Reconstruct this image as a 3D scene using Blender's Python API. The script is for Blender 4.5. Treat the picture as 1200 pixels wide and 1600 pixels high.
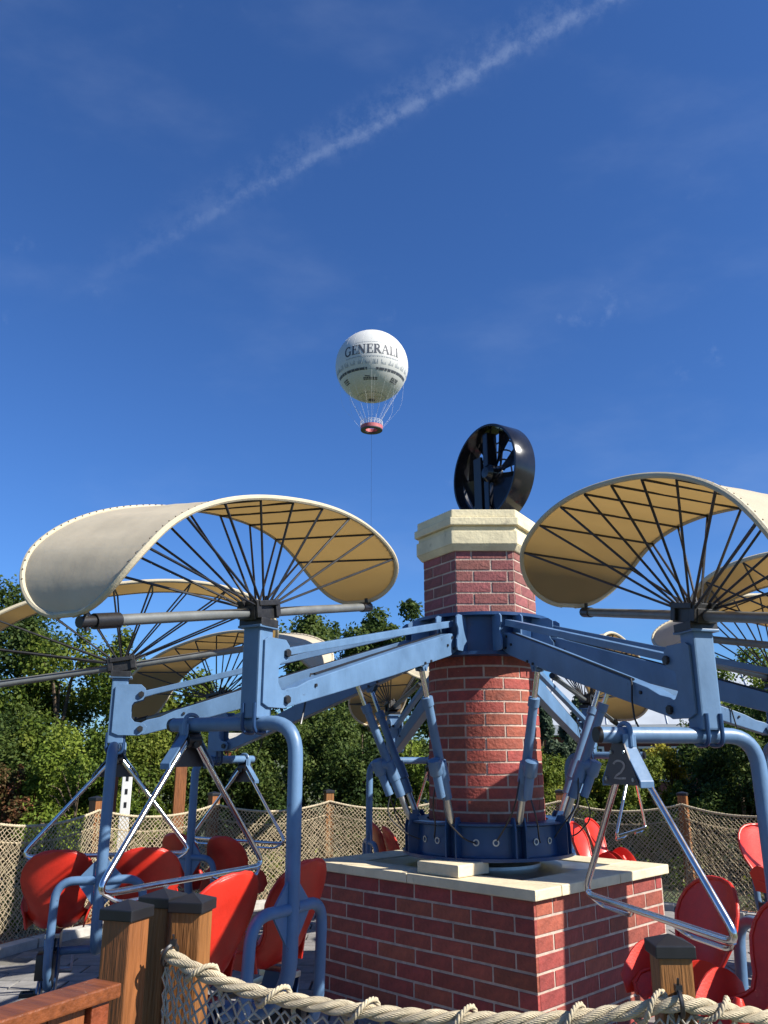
import bpy, bmesh, math, random
import numpy as np
from mathutils import Vector, Matrix, Quaternion

for o in list(bpy.data.objects):
    bpy.data.objects.remove(o)
SC = bpy.context.scene
COL = SC.collection
R = math.radians
PI = math.pi

# ------------------------------------------------------------------ camera
cam_d = bpy.data.cameras.new('camera')
cam = bpy.data.objects.new('camera', cam_d)
COL.objects.link(cam)
cam.location = (0, 0, 1.92)
cam.rotation_euler = (R(90 + 16.4), 0, 0)
cam_d.sensor_fit = 'VERTICAL'
cam_d.sensor_height = 36
cam_d.lens = 36 * 1280 / 1600
cam_d.clip_end = 5000
cam_d.clip_start = 0.05
SC.camera = cam

# ------------------------------------------------------------------ sun and sky
SUN_AZ, SUN_EL = -25.0, 39.0            # angle from +X (counter-clockwise), elevation
to_sun = Vector((math.cos(R(SUN_AZ)) * math.cos(R(SUN_EL)), math.sin(R(SUN_AZ)) * math.cos(R(SUN_EL)), math.sin(R(SUN_EL))))
sd = bpy.data.lights.new('sun', 'SUN')
sd.energy = 5.0
sd.angle = R(0.5)
sd.color = (1.0, 0.95, 0.86)
sun = bpy.data.objects.new('sun', sd)
COL.objects.link(sun)
sun.rotation_euler = (-to_sun).to_track_quat('-Z', 'Y').to_euler()
sun.location = (20, -10, 30)

W = bpy.data.worlds.new('World')
SC.world = W
W.use_nodes = True
wn, wl = W.node_tree.nodes, W.node_tree.links
wn.clear()
w_out = wn.new('ShaderNodeOutputWorld')
w_bg = wn.new('ShaderNodeBackground')
w_bg.inputs['Strength'].default_value = 0.063
sky = wn.new('ShaderNodeTexSky')
sky.sky_type = 'NISHITA'
sky.sun_disc = False
sky.sun_elevation = R(SUN_EL)
sky.sun_rotation = R(90 - SUN_AZ)
sky.altitude = 100
sky.air_density = 1.0
sky.dust_density = 0.35
sky.ozone_density = 3.0


def wnode(t, **kw):
    n = wn.new(t)
    for k, v in kw.items():
        setattr(n, k, v)
    return n


def wmath(op, a, b=None, c=None, clamp=False):
    n = wn.new('ShaderNodeMath')
    n.operation = op
    n.use_clamp = clamp
    for i, v in enumerate((a, b, c)):
        if v is None:
            continue
        if isinstance(v, (int, float)):
            n.inputs[i].default_value = v
        else:
            wl.new(v, n.inputs[i])
    return n.outputs[0]


tc = wnode('ShaderNodeTexCoord')
DIR = tc.outputs['Generated']


def wdot(vec, v3):
    n = wn.new('ShaderNodeVectorMath')
    n.operation = 'DOT_PRODUCT'
    wl.new(vec, n.inputs[0])
    n.inputs[1].default_value = v3
    return n.outputs['Value']


def wnoise(scale, detail, rough, vec):
    n = wn.new('ShaderNodeTexNoise')
    n.inputs['Scale'].default_value = scale
    n.inputs['Detail'].default_value = detail
    n.inputs['Roughness'].default_value = rough
    wl.new(vec, n.inputs['Vector'])
    return n.outputs['Fac']


def wrange(v, a, b, c=0.0, d=1.0, smooth=True):
    n = wn.new('ShaderNodeMapRange')
    n.interpolation_type = 'SMOOTHSTEP' if smooth else 'LINEAR'
    wl.new(v, n.inputs['Value'])
    n.inputs['From Min'].default_value = a
    n.inputs['From Max'].default_value = b
    n.inputs['To Min'].default_value = c
    n.inputs['To Max'].default_value = d
    return n.outputs['Result']


# a condensation trail: a thin, ragged band along a great circle of the sky
c1 = Vector((0.2259, 0.6467, 0.7285)).normalized()
c2 = Vector((-0.3467, 0.7999, 0.4899)).normalized()
nrm = c1.cross(c2).normalized()
if nrm.z < 0:
    nrm = -nrm
alng = (c1 - c2).normalized()
n_small = wnoise(55, 3, 0.6, DIR)
n_mid = wnoise(14, 4, 0.6, DIR)
n_puff = wnoise(44, 5, 0.7, DIR)
dist = wmath('ADD', wdot(DIR, nrm), wmath('MULTIPLY', wmath('SUBTRACT', n_small, 0.5), 0.016))
dist = wmath('ADD', dist, wmath('MULTIPLY', wmath('SUBTRACT', n_mid, 0.5), 0.010))
adist = wmath('ABSOLUTE', dist)
core = wrange(adist, 0.0, 0.0100, 1.0, 0.0)
skirt = wrange(wmath('ABSOLUTE', wmath('SUBTRACT', dist, 0.010)), 0.0, 0.034, 1.0, 0.0)
puff = wrange(n_puff, 0.36, 0.64)
fade = wrange(wdot(DIR, alng), -0.40, 0.12)
trail = wmath('MULTIPLY', wmath('ADD', wmath('MULTIPLY', wmath('MULTIPLY', core, wmath('ADD', wmath('MULTIPLY', puff, 0.55), 0.40)), 0.095), wmath('MULTIPLY', wmath('MULTIPLY', skirt, puff), 0.055)), fade)
# faint high cirrus over the whole sky
mp = wn.new('ShaderNodeMapping')
wl.new(DIR, mp.inputs['Vector'])
mp.inputs['Rotation'].default_value = (0.3, 0.5, 0.4)
mp.inputs['Scale'].default_value = (1.0, 1.6, 2.6)
ci = wmath('MULTIPLY', wrange(wnoise(3.2, 6, 0.55, mp.outputs['Vector']), 0.50, 0.85), 0.07)
ci2 = wmath('MULTIPLY', wmath('MULTIPLY', wrange(wnoise(9.0, 5, 0.6, DIR), 0.62, 0.80), wrange(n_puff, 0.40, 0.62)), 0.12)
cloud = wmath('ADD', wmath('ADD', trail, ci), ci2, clamp=True)
tint = wn.new('ShaderNodeMix')
tint.data_type = 'RGBA'
tint.blend_type = 'MULTIPLY'
tint.inputs['Factor'].default_value = 1.0
wl.new(sky.outputs['Color'], tint.inputs[6])
tint.inputs[7].default_value = (0.47, 0.79, 1.28, 1)
mixc = wn.new('ShaderNodeMix')
mixc.data_type = 'RGBA'
wl.new(cloud, mixc.inputs['Factor'])
wl.new(tint.outputs[2], mixc.inputs[6])
mixc.inputs[7].default_value = (7.0, 8.2, 10.0, 1)
wl.new(mixc.outputs[2], w_bg.inputs['Color'])
wl.new(w_bg.outputs['Background'], w_out.inputs['Surface'])

SC.view_settings.view_transform = 'Standard'
SC.view_settings.look = 'None'
SC.view_settings.gamma = 1
SC.view_settings.exposure = 0.9
SC.view_settings.use_curve_mapping = False
SC.render.resolution_x = 768
SC.render.resolution_y = 1024


# ------------------------------------------------------------------ materials
def mat(name, color, rough=0.5, metal=0.0, var=0.0, vscale=6.0, bump=0.0, bscale=40.0, island=0.0, transl=None, coat=0.0, stretch=None, color2=None, spec=0.5, chips=None):
    m = bpy.data.materials.new(name)
    m.use_nodes = True
    n, l = m.node_tree.nodes, m.node_tree.links
    p = n['Principled BSDF']
    p.inputs['Roughness'].default_value = rough
    p.inputs['Metallic'].default_value = metal
    p.inputs['Coat Weight'].default_value = coat
    p.inputs['Specular IOR Level'].default_value = spec
    tcn = n.new('ShaderNodeTexCoord')
    vec = tcn.outputs['Object']
    if stretch:
        mpn = n.new('ShaderNodeMapping')
        mpn.inputs['Scale'].default_value = stretch
        l.new(vec, mpn.inputs['Vector'])
        vec = mpn.outputs['Vector']
    col = None
    if var > 0 or color2:
        nz = n.new('ShaderNodeTexNoise')
        nz.inputs['Scale'].default_value = vscale
        nz.inputs['Detail'].default_value = 6
        nz.inputs['Roughness'].default_value = 0.65
        l.new(vec, nz.inputs['Vector'])
        mx = n.new('ShaderNodeMix')
        mx.data_type = 'RGBA'
        mr = n.new('ShaderNodeMapRange')
        mr.inputs['From Min'].default_value = 0.3
        mr.inputs['From Max'].default_value = 0.7
        l.new(nz.outputs['Fac'], mr.inputs['Value'])
        l.new(mr.outputs['Result'], mx.inputs['Factor'])
        if color2:
            a, b = color, color2
        else:
            a = [c * (1 - var) for c in color]
            b = [min(1, c * (1 + var)) for c in color]
        mx.inputs[6].default_value = (*a, 1)
        mx.inputs[7].default_value = (*b, 1)
        col = mx.outputs[2]
        rr = n.new('ShaderNodeMapRange')
        rr.inputs['To Min'].default_value = max(0.02, rough - 0.08)
        rr.inputs['To Max'].default_value = min(1, rough + 0.12)
        l.new(nz.outputs['Fac'], rr.inputs['Value'])
        l.new(rr.outputs['Result'], p.inputs['Roughness'])
    if island > 0:
        oi = n.new('ShaderNodeObjectInfo')
        hs = n.new('ShaderNodeHueSaturation')
        if col:
            l.new(col, hs.inputs['Color'])
        else:
            hs.inputs['Color'].default_value = (*color, 1)
        r2 = n.new('ShaderNodeMapRange')
        r2.inputs['To Min'].default_value = 1 - island
        r2.inputs['To Max'].default_value = 1 + island
        l.new(oi.outputs['Random'], r2.inputs['Value'])
        l.new(r2.outputs['Result'], hs.inputs['Value'])
        r3 = n.new('ShaderNodeMapRange')
        r3.inputs['To Min'].default_value = 0.49
        r3.inputs['To Max'].default_value = 0.51
        w3 = n.new('ShaderNodeTexWhiteNoise')
        w3.noise_dimensions = '1D'
        l.new(oi.outputs['Random'], w3.inputs['W'])
        l.new(w3.outputs['Value'], r3.inputs['Value'])
        l.new(r3.outputs['Result'], hs.inputs['Hue'])
        col = hs.outputs['Color']
    if chips:
        # worn spots: bare or dirty patches with a shape of their own
        cn = n.new('ShaderNodeTexNoise')
        cn.inputs['Scale'].default_value = chips[1]
        cn.inputs['Detail'].default_value = 7
        cn.inputs['Roughness'].default_value = 0.7
        l.new(tcn.outputs['Object'], cn.inputs['Vector'])
        cm = n.new('ShaderNodeMapRange')
        cm.inputs['From Min'].default_value = chips[2]
        cm.inputs['From Max'].default_value = chips[2] + chips[3]
        l.new(cn.outputs['Fac'], cm.inputs['Value'])
        cx_ = n.new('ShaderNodeMix')
        cx_.data_type = 'RGBA'
        l.new(cm.outputs['Result'], cx_.inputs['Factor'])
        if col:
            l.new(col, cx_.inputs[6])
        else:
            cx_.inputs[6].default_value = (*color, 1)
        cx_.inputs[7].default_value = (*chips[0], 1)
        col = cx_.outputs[2]
    if col:
        l.new(col, p.inputs['Base Color'])
    else:
        p.inputs['Base Color'].default_value = (*color, 1)
    if bump > 0:
        nb = n.new('ShaderNodeTexNoise')
        nb.inputs['Scale'].default_value = bscale
        nb.inputs['Detail'].default_value = 5
        l.new(vec, nb.inputs['Vector'])
        bp = n.new('ShaderNodeBump')
        bp.inputs['Strength'].default_value = bump
        bp.inputs['Distance'].default_value = 0.01
        l.new(nb.outputs['Fac'], bp.inputs['Height'])
        l.new(bp.outputs['Normal'], p.inputs['Normal'])
    if transl:
        tb = n.new('ShaderNodeBsdfTranslucent')
        tb.inputs['Color'].default_value = (*transl[0], 1)
        ms = n.new('ShaderNodeMixShader')
        ms.inputs['Fac'].default_value = transl[1]
        l.new(p.outputs[0], ms.inputs[1])
        l.new(tb.outputs[0], ms.inputs[2])
        l.new(ms.outputs[0], n['Material Output'].inputs['Surface'])
    return m


def leaf_mat(name, dark, mid, light):
    m = bpy.data.materials.new(name)
    m.use_nodes = True
    n, l = m.node_tree.nodes, m.node_tree.links
    p = n['Principled BSDF']
    p.inputs['Roughness'].default_value = 0.62
    p.inputs['Specular IOR Level'].default_value = 0.22
    at = n.new('ShaderNodeAttribute')
    at.attribute_name = 'tone'
    cr = n.new('ShaderNodeValToRGB')
    cr.color_ramp.elements[0].color = (*dark, 1)
    cr.color_ramp.elements[1].color = (*light, 1)
    e = cr.color_ramp.elements.new(0.5)
    e.color = (*mid, 1)
    l.new(at.outputs['Fac'], cr.inputs['Fac'])
    l.new(cr.outputs['Color'], p.inputs['Base Color'])
    tb = n.new('ShaderNodeBsdfTranslucent')
    l.new(cr.outputs['Color'], tb.inputs['Color'])
    ms = n.new('ShaderNodeMixShader')
    ms.inputs['Fac'].default_value = 0.4
    l.new(p.outputs[0], ms.inputs[1])
    l.new(tb.outputs[0], ms.inputs[2])
    l.new(ms.outputs[0], n['Material Output'].inputs['Surface'])
    return m


M = {}
M['blue'] = mat('blue_paint', (0.088, 0.166, 0.288), 0.40, var=0.20, vscale=5, bump=0.10, bscale=35, stretch=(1, 1, 0.6), chips=((0.05, 0.06, 0.08), 13, 0.66, 0.06))
M['navy'] = mat('deep_blue_paint', (0.014, 0.046, 0.125), 0.32, var=0.15, vscale=7, bump=0.05, bscale=50)
M['chrome'] = mat('polished_steel', (0.72, 0.70, 0.67), 0.16, 1.0, var=0.12, vscale=12)
M['steel'] = mat('brushed_steel', (0.45, 0.46, 0.46), 0.38, 1.0, var=0.15, vscale=15)
M['greybar'] = mat('grey_anodised_tube', (0.16, 0.17, 0.17), 0.42, 0.35, var=0.15, vscale=10)
M['black'] = mat('black_plastic', (0.012, 0.012, 0.014), 0.38, var=0.2, vscale=20)
M['darkmetal'] = mat('dark_fitting_metal', (0.035, 0.035, 0.037), 0.4, 0.5, var=0.3, vscale=25)
M['gloss_black'] = mat('glossy_black_paint', (0.010, 0.010, 0.013), 0.16, var=0.2, vscale=8, bump=0.03, bscale=12)
M['red'] = mat('red_moulded_plastic', (0.55, 0.026, 0.012), 0.38, var=0.18, vscale=7, bump=0.12, bscale=130)
M['fabric'] = mat('cream_canvas', (0.70, 0.63, 0.48), 0.85, var=0.10, vscale=4, bump=0.55, bscale=5, transl=((0.86, 0.76, 0.54), 0.46))
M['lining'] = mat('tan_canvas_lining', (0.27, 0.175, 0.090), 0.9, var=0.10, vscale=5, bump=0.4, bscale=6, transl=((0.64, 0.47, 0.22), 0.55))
M['piping'] = mat('cream_canvas_hem', (0.46, 0.40, 0.28), 0.8, var=0.08, vscale=9, bump=0.2, bscale=90)
M['brick'] = mat('red_brick', (0.25, 0.051, 0.034), 0.75, var=0.30, vscale=16, bump=0.8, bscale=38, island=0.20, chips=((0.33, 0.20, 0.15), 24, 0.66, 0.08))
M['brick_old'] = mat('dusty_pink_brick', (0.22, 0.068, 0.062), 0.78, var=0.30, vscale=16, bump=0.8, bscale=38, island=0.18, chips=((0.30, 0.20, 0.17), 24, 0.66, 0.08))
M['mortar'] = mat('mortar', (0.42, 0.32, 0.26), 0.9, var=0.32, vscale=9, bump=0.5, bscale=80)
M['stone'] = mat('cream_limestone', (0.60, 0.52, 0.34), 0.8, var=0.16, vscale=4.5, bump=0.45, bscale=30, island=0.06, chips=((0.26, 0.23, 0.17), 7, 0.60, 0.16))
M['plate'] = mat('worn_zinc_sheet', (0.30, 0.31, 0.30), 0.30, 0.85, var=0.3, vscale=6)
M['wood'] = mat('stained_pine', (0.215, 0.082, 0.023), 0.5, var=0.42, vscale=6, bump=0.5, bscale=14, stretch=(9, 9, 0.7), island=0.12)
M['wood_red'] = mat('red_stained_wood', (0.17, 0.042, 0.014), 0.38, var=0.35, vscale=5, bump=0.3, bscale=14, stretch=(9, 0.7, 9), island=0.10)
M['rope'] = mat('hemp_rope', (0.44, 0.37, 0.25), 0.95, var=0.25, vscale=26, bump=0.25, bscale=260)
M['net'] = mat('net_cord', (0.42, 0.345, 0.225), 0.9, var=0.25, vscale=8)
M['netfront'] = mat('grey_net_cord', (0.42, 0.38, 0.31), 0.9, var=0.25, vscale=20)
M['paver'] = mat('grey_paving_stone', (0.20, 0.19, 0.18), 0.85, var=0.25, vscale=9, bump=0.4, bscale=40, island=0.15)
M['sand'] = mat('sand_joint', (0.15, 0.14, 0.12), 0.95, var=0.3, vscale=14, bump=0.4, bscale=60)
M['kerb'] = mat('pale_kerb_stone', (0.42, 0.40, 0.36), 0.85, var=0.2, vscale=8, bump=0.3, bscale=50)
M['terracotta'] = mat('terracotta_edging', (0.42, 0.16, 0.07), 0.85, var=0.25, vscale=7, bump=0.3, bscale=40, island=0.15)
M['ground'] = mat('grass_and_earth', (0.05, 0.085, 0.025), 0.95, vscale=0.8, color2=(0.11, 0.10, 0.05), bump=0.5, bscale=20)
M['bark'] = mat('bark', (0.10, 0.07, 0.045), 0.9, var=0.4, vscale=14, bump=0.8, bscale=30)
M['leaf_dark'] = leaf_mat('dark_leaves', (0.018, 0.038, 0.010), (0.055, 0.092, 0.018), (0.115, 0.150, 0.032))
M['leaf_mid'] = leaf_mat('green_leaves', (0.035, 0.068, 0.010), (0.110, 0.155, 0.020), (0.21, 0.235, 0.036))
M['leaf_lime'] = leaf_mat('lime_leaves', (0.055, 0.095, 0.014), (0.14, 0.20, 0.025), (0.25, 0.30, 0.045))
M['leaf_grey'] = leaf_mat('grey_green_leaves', (0.04, 0.07, 0.04), (0.08, 0.12, 0.07), (0.14, 0.18, 0.11))
M['leaf_red'] = leaf_mat('rusty_leaves', (0.03, 0.05, 0.012), (0.10, 0.07, 0.025), (0.24, 0.09, 0.05))
M['leaf_gold'] = leaf_mat('golden_leaves', (0.10, 0.12, 0.015), (0.30, 0.28, 0.03), (0.48, 0.40, 0.05))
M['balloon'] = mat('white_envelope', (0.53, 0.53, 0.50), 0.5, var=0.03, vscale=0.2)
M['print'] = mat('dark_print', (0.055, 0.06, 0.075), 0.6, var=0.1)
M['print_grey'] = mat('grey_print', (0.30, 0.33, 0.36), 0.6, var=0.1)
M['basket_red'] = mat('basket_red', (0.42, 0.10, 0.11), 0.6, var=0.2)
M['white'] = mat('white_paint', (0.62, 0.62, 0.60), 0.5, var=0.06)
M['zinc'] = mat('pale_zinc_roof', (0.38, 0.41, 0.44), 0.5, 0.0, var=0.08, vscale=1.2)
M['brownwall'] = mat('brown_red_cladding', (0.12, 0.035, 0.025), 0.7, var=0.2, vscale=2)
M['glass'] = mat('dark_window_glass', (0.02, 0.025, 0.03), 0.08)
M['numeral'] = mat('worn_pale_numeral', (0.34, 0.30, 0.27), 0.6, var=0.35, vscale=60)
M['plate_dark'] = mat('dark_number_plate', (0.060, 0.055, 0.062), 0.45, var=0.2, vscale=14)


# ------------------------------------------------------------------ mesh helper
def roundpath(pts, rad, n=6, closed=False):
    P = [Vector(p) for p in pts]
    out = []
    N = len(P)
    for i in range(N):
        if not closed and (i == 0 or i == N - 1):
            out.append(P[i])
            continue
        a, b, c = P[i - 1], P[i], P[(i + 1) % N]
        u, v = (a - b), (c - b)
        r = min(rad, u.length * 0.49, v.length * 0.49)
        u.normalize()
        v.normalize()
        half = u.angle(v) / 2
        if half > R(88):
            out.append(b)
            continue
        p0, p1 = b + u * r, b + v * r
        for k in range(n + 1):
            t = k / n
            out.append((1 - t) ** 2 * p0 + 2 * t * (1 - t) * b + t * t * p1)
    return out


class MB:
    def __init__(s):
        s.v, s.f = [], []

    def add(s, verts, faces, mtx=None):
        o = len(s.v)
        for p in verts:
            s.v.append(tuple(mtx @ Vector(p)) if mtx is not None else tuple(p))
        for f in faces:
            s.f.append([i + o for i in f])
        return s

    def box(s, c, size, rot=None):
        x, y, z = [q / 2 for q in size]
        V = [(-x, -y, -z), (x, -y, -z), (x, y, -z), (-x, y, -z), (-x, -y, z), (x, -y, z), (x, y, z), (-x, y, z)]
        F = [(0, 3, 2, 1), (4, 5, 6, 7), (0, 1, 5, 4), (1, 2, 6, 5), (2, 3, 7, 6), (3, 0, 4, 7)]
        m = Matrix.Translation(c)
        if rot is not None:
            m = m @ rot.to_4x4()
        return s.add(V, F, m)

    def prism(s, poly, a, b, mtx=None):
        n = len(poly)
        V = [(p[0], p[1], a) for p in poly] + [(p[0], p[1], b) for p in poly]
        F = [tuple(range(n - 1, -1, -1)), tuple(range(n, 2 * n))]
        for i in range(n):
            j = (i + 1) % n
            F.append((i, j, j + n, i + n))
        return s.add(V, F, mtx)

    def tube(s, pts, r, n=10, closed=False, caps=True, phase=0.0):
        P = [Vector(p) for p in pts]
        N = len(P)
        rr = r if isinstance(r, (list, tuple)) else [r] * N
        T = []
        for i in range(N):
            if closed:
                t = P[(i + 1) % N] - P[i - 1]
            else:
                t = P[min(i + 1, N - 1)] - P[max(i - 1, 0)]
            T.append(t.normalized())
        ref = Vector((0, 0, 1)) if abs(T[0].z) < 0.9 else Vector((1, 0, 0))
        U = (ref - T[0] * ref.dot(T[0])).normalized()
        V, F = [], []
        for i in range(N):
            if i:
                q = T[i - 1].rotation_difference(T[i])
                U = q @ U
                U = (U - T[i] * U.dot(T[i])).normalized()
            B = T[i].cross(U)
            for k in range(n):
                a = 2 * PI * k / n + phase
                V.append(P[i] + (U * math.cos(a) + B * math.sin(a)) * rr[i])
        rings = N if closed else N - 1
        for i in range(rings):
            j = (i + 1) % N
            for k in range(n):
                k2 = (k + 1) % n
                F.append((i * n + k, i * n + k2, j * n + k2, j * n + k))
        if caps and not closed:
            F.append(tuple(range(n - 1, -1, -1)))
            F.append(tuple((N - 1) * n + k for k in range(n)))
        return s.add(V, F)

    def cyl(s, p0, p1, r0, r1=None, n=14):
        return s.tube([p0, p1], [r0, r0 if r1 is None else r1], n)

    def lathe(s, prof, n=32, mtx=None, closed=False):
        V, F = [], []
        for r, z in prof:
            for k in range(n):
                a = 2 * PI * k / n
                V.append((r * math.cos(a), r * math.sin(a), z))
        m = len(prof)
        for i in range(m if closed else m - 1):
            j = (i + 1) % m
            for k in range(n):
                k2 = (k + 1) % n
                F.append((i * n + k, i * n + k2, j * n + k2, j * n + k))
        if not closed:
            if prof[0][0] > 1e-4:
                F.append(tuple(range(n - 1, -1, -1)))
            if prof[-1][0] > 1e-4:
                F.append(tuple((m - 1) * n + k for k in range(n)))
        return s.add(V, F, mtx)

    def mesh(s, name, material, smooth=35, bevel=0.0):
        me = bpy.data.meshes.new(name)
        me.from_pydata(s.v, [], s.f)
        if bevel > 0:
            bm = bmesh.new()
            bm.from_mesh(me)
            bmesh.ops.recalc_face_normals(bm, faces=bm.faces)
            ed = [e for e in bm.edges if len(e.link_faces) == 2 and e.calc_face_angle(0) > R(30)]
            bmesh.ops.bevel(bm, geom=ed, offset=bevel, segments=2, affect='EDGES', profile=0.6)
            bm.to_mesh(me)
            bm.free()
        me.materials.append(material)
        if smooth:
            me.shade_smooth()
            me.set_sharp_from_angle(angle=R(smooth))
        me.update()
        return me

    def build(s, name, material, parent=None, smooth=35, bevel=0.0, loc=None):
        return link(name, s.mesh(name, material, smooth, bevel), parent, loc)


def link(name, me, parent=None, loc=None, rz=None):
    o = bpy.data.objects.new(name, me)
    COL.objects.link(o)
    if parent is not None:
        o.parent = parent
    if loc is not None:
        o.location = loc
    if rz is not None:
        o.rotation_euler = (0, 0, rz)
    return o


def thing(name, label, cat, loc=(0, 0, 0), rz=0.0, group=None):
    o = bpy.data.objects.new(name, None)
    o.empty_display_size = 0.1
    COL.objects.link(o)
    o.location = loc
    o.rotation_euler = (0, 0, rz)
    tag(o, label, cat, group)
    return o


def tag(o, label, cat, group=None):
    o['label'] = label
    o['category'] = cat
    if group:
        o['group'] = group
    return o


def struct(o):
    o['kind'] = 'structure'
    return o


def stuff(o):
    o['kind'] = 'stuff'
    return o


AX, AY = 0.855, 7.24                    # axis of the ride
rng = random.Random(7)

# ------------------------------------------------------------------ ground
b = MB()
b.add([(-600, -200, 0), (600, -200, 0), (600, 900, 0), (-600, 900, 0)], [(0, 1, 2, 3)])
struct(b.build('ground', M['ground'], smooth=0))
b = MB()
b.lathe([(5.4, 0.004), (5.4, 0.012), (0.02, 0.012)], 96)
paving = struct(b.build('paving', M['sand'], smooth=0, loc=(AX, AY, 0)))
# paving stones on the sand bed
sx, sy = 0.42, 0.27
cells = []
for j in range(-20, 21):
    for i in range(-14, 15):
        x = (i + (0.5 if j % 2 else 0)) * sx
        y = j * sy
        if math.hypot(abs(x) + sx / 2, abs(y) + sy / 2) < 4.80:
            wx, wy = x + AX, y + AY
            score = abs(wx + 2.6) + 0.7 * abs(wy - 8.2)
            if wx > 2.5 and wy > 8:
                score = 1.0 + 0.5 * abs(wx - 3.6)
            cells.append((score, x, y))
cells.sort()
pm = MB().box((0, 0, 0.012), (sx - 0.016, sy - 0.016, 0.04)).mesh('paving_stone', M['paver'], 0, bevel=0.006)
rest = MB()
for k, (sc_, x, y) in enumerate(cells):
    dz = rng.uniform(-0.003, 0.003)
    if k < 290:
        o = link('paving_stone', pm, paving, (x, y, 0.006 + dz), rng.uniform(-0.008, 0.008))
    else:
        rest.box((x, y, 0.018 + dz), (sx - 0.016, sy - 0.016, 0.04))
stuff(rest.build('paving_stones_beyond', M['paver'], paving, smooth=0))


def ring_seg(r0, r1, z0, z1, a0, a1, n=4):
    m = MB()
    V, F = [], []
    for k in range(n + 1):
        a = a0 + (a1 - a0) * k / n
        c, s_ = math.cos(a), math.sin(a)
        V += [(r0 * c, r0 * s_, z0), (r1 * c, r1 * s_, z0), (r1 * c, r1 * s_, z1), (r0 * c, r0 * s_, z1)]
    for k in range(n):
        o = 4 * k
        for q in range(4):
            q2 = (q + 1) % 4
            F.append((o + q, o + q2, o + 4 + q2, o + 4 + q))
    F += [(3, 2, 1, 0), tuple(4 * n + q for q in range(4))]
    m.add(V, F)
    return m


kerb_m = ring_seg(4.84, 4.99, 0.0, 0.10, -R(4.85), R(4.85)).mesh('kerb_stone', M['kerb'], 0, bevel=0.008)
tile_m = ring_seg(5.0, 5.24, 0.0, 0.06, -R(3.3), R(3.3)).mesh('terracotta_tile', M['terracotta'], 0, bevel=0.006)
kerb = struct(link('kerb', MB().lathe([(4.86, 0.002), (4.86, 0.05), (5.22, 0.05), (5.22, 0.002)], 72, closed=True).mesh('kerb', M['sand'], 0), None, (AX, AY, 0)))
for a in range(0, 200, 10):
    link('kerb_stone', kerb_m, kerb, (0, 0, 0), R(a))
a = 0.0
while a < 200:
    link('terracotta_tile', tile_m, kerb, (0, 0, 0.003), R(a))
    a += 6.8

# ------------------------------------------------------------------ brick plinth
pa = Vector((-0.718, 0.696, 0)).normalized()      # along the left face, going back-left
pb = Vector((0.704, 0.710, 0)).normalized()
PL_A, PL_B = 2.217, 1.824
pc = Vector((0.838, 7.280, 0))
plinth = thing('brick_plinth', 'red brick rectangular plinth with cream stone slab top carrying the ride', 'plinth', pc, math.atan2(pb.y, pb.x))
# local x runs along pb (width PL_B), local y along pa (width PL_A)
hx, hy = PL_B / 2 - 0.02, PL_A / 2 - 0.02
BR_T = 0.006
CH = 0.1095
b = MB().box((0, 0, 0.495), (2 * hx - 2 * BR_T, 2 * hy - 2 * BR_T, 0.99))
b.build('mortar_core', M['mortar'], plinth, smooth=0)
br_cache = {}


def brick_mesh(L, H, T, m):
    key = (round(L / 0.006), round(H, 3), round(T, 3), m.name)
    if key not in br_cache:
        br_cache[key] = MB().box((0, 0, 0), (L, T, H)).mesh('brick', m, 0, bevel=0.004)
    return br_cache[key]


def brick_face(parent, origin, ang, length, z0, courses, ch, bl, T, m, joint=0.017, half0=0, jitter=0.0012, proud=0.005):
    """bricks in stretcher bond on a vertical rectangle; origin = middle of its foot, ang = direction of its run"""
    d = Vector((math.cos(ang), math.sin(ang), 0))
    nout = Vector((d.y, -d.x, 0))
    for c in range(courses):
        edges = [-length / 2]
        x = -length / 2 + (bl if (c + half0) % 2 == 0 else bl * 0.5)
        while x < length / 2 - 0.05:
            edges.append(x)
            x += bl
        edges = [edges[0]] + [e + rng.choice((-0.012, -0.006, 0, 0, 0.006, 0.012)) for e in edges[1:]]
        edges.append(length / 2)
        for e0, e1 in zip(edges[:-1], edges[1:]):
            l_ = joint / 2 if e0 > -length / 2 else 0.0
            r_ = joint / 2 if e1 < length / 2 else 0.0
            L = (e1 - r_) - (e0 + l_)
            if L < 0.03:
                continue
            mid = ((e0 + l_) + (e1 - r_)) / 2
            p = Vector(origin) + d * mid + nout * (proud - T / 2 + rng.uniform(-jitter, jitter))
            p.z = z0 + (c + 0.5) * ch
            bo = link('brick', brick_mesh(L, ch - joint, T, m), parent, p, ang + rng.uniform(-0.004, 0.004))
            bo.rotation_euler.y = rng.uniform(-0.006, 0.006)


BL = 0.365
# left face (normal -x local), right face (normal -y local), and the two behind
for (org, ang, ln, hf) in (((-hx + BR_T, 0, 0), -PI / 2, 2 * hy - 0.006, 0), ((0, -hy + BR_T, 0), 0, 2 * hx - 0.05, 1),
                           ((hx - BR_T, 0, 0), PI / 2, 2 * hy - 0.05, 0), ((0, hy - BR_T, 0), PI, 2 * hx - 0.05, 1)):
    brick_face(plinth, org, ang, ln, 0.004, 9, CH, BL, 0.04, M['brick'], half0=hf)
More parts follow.
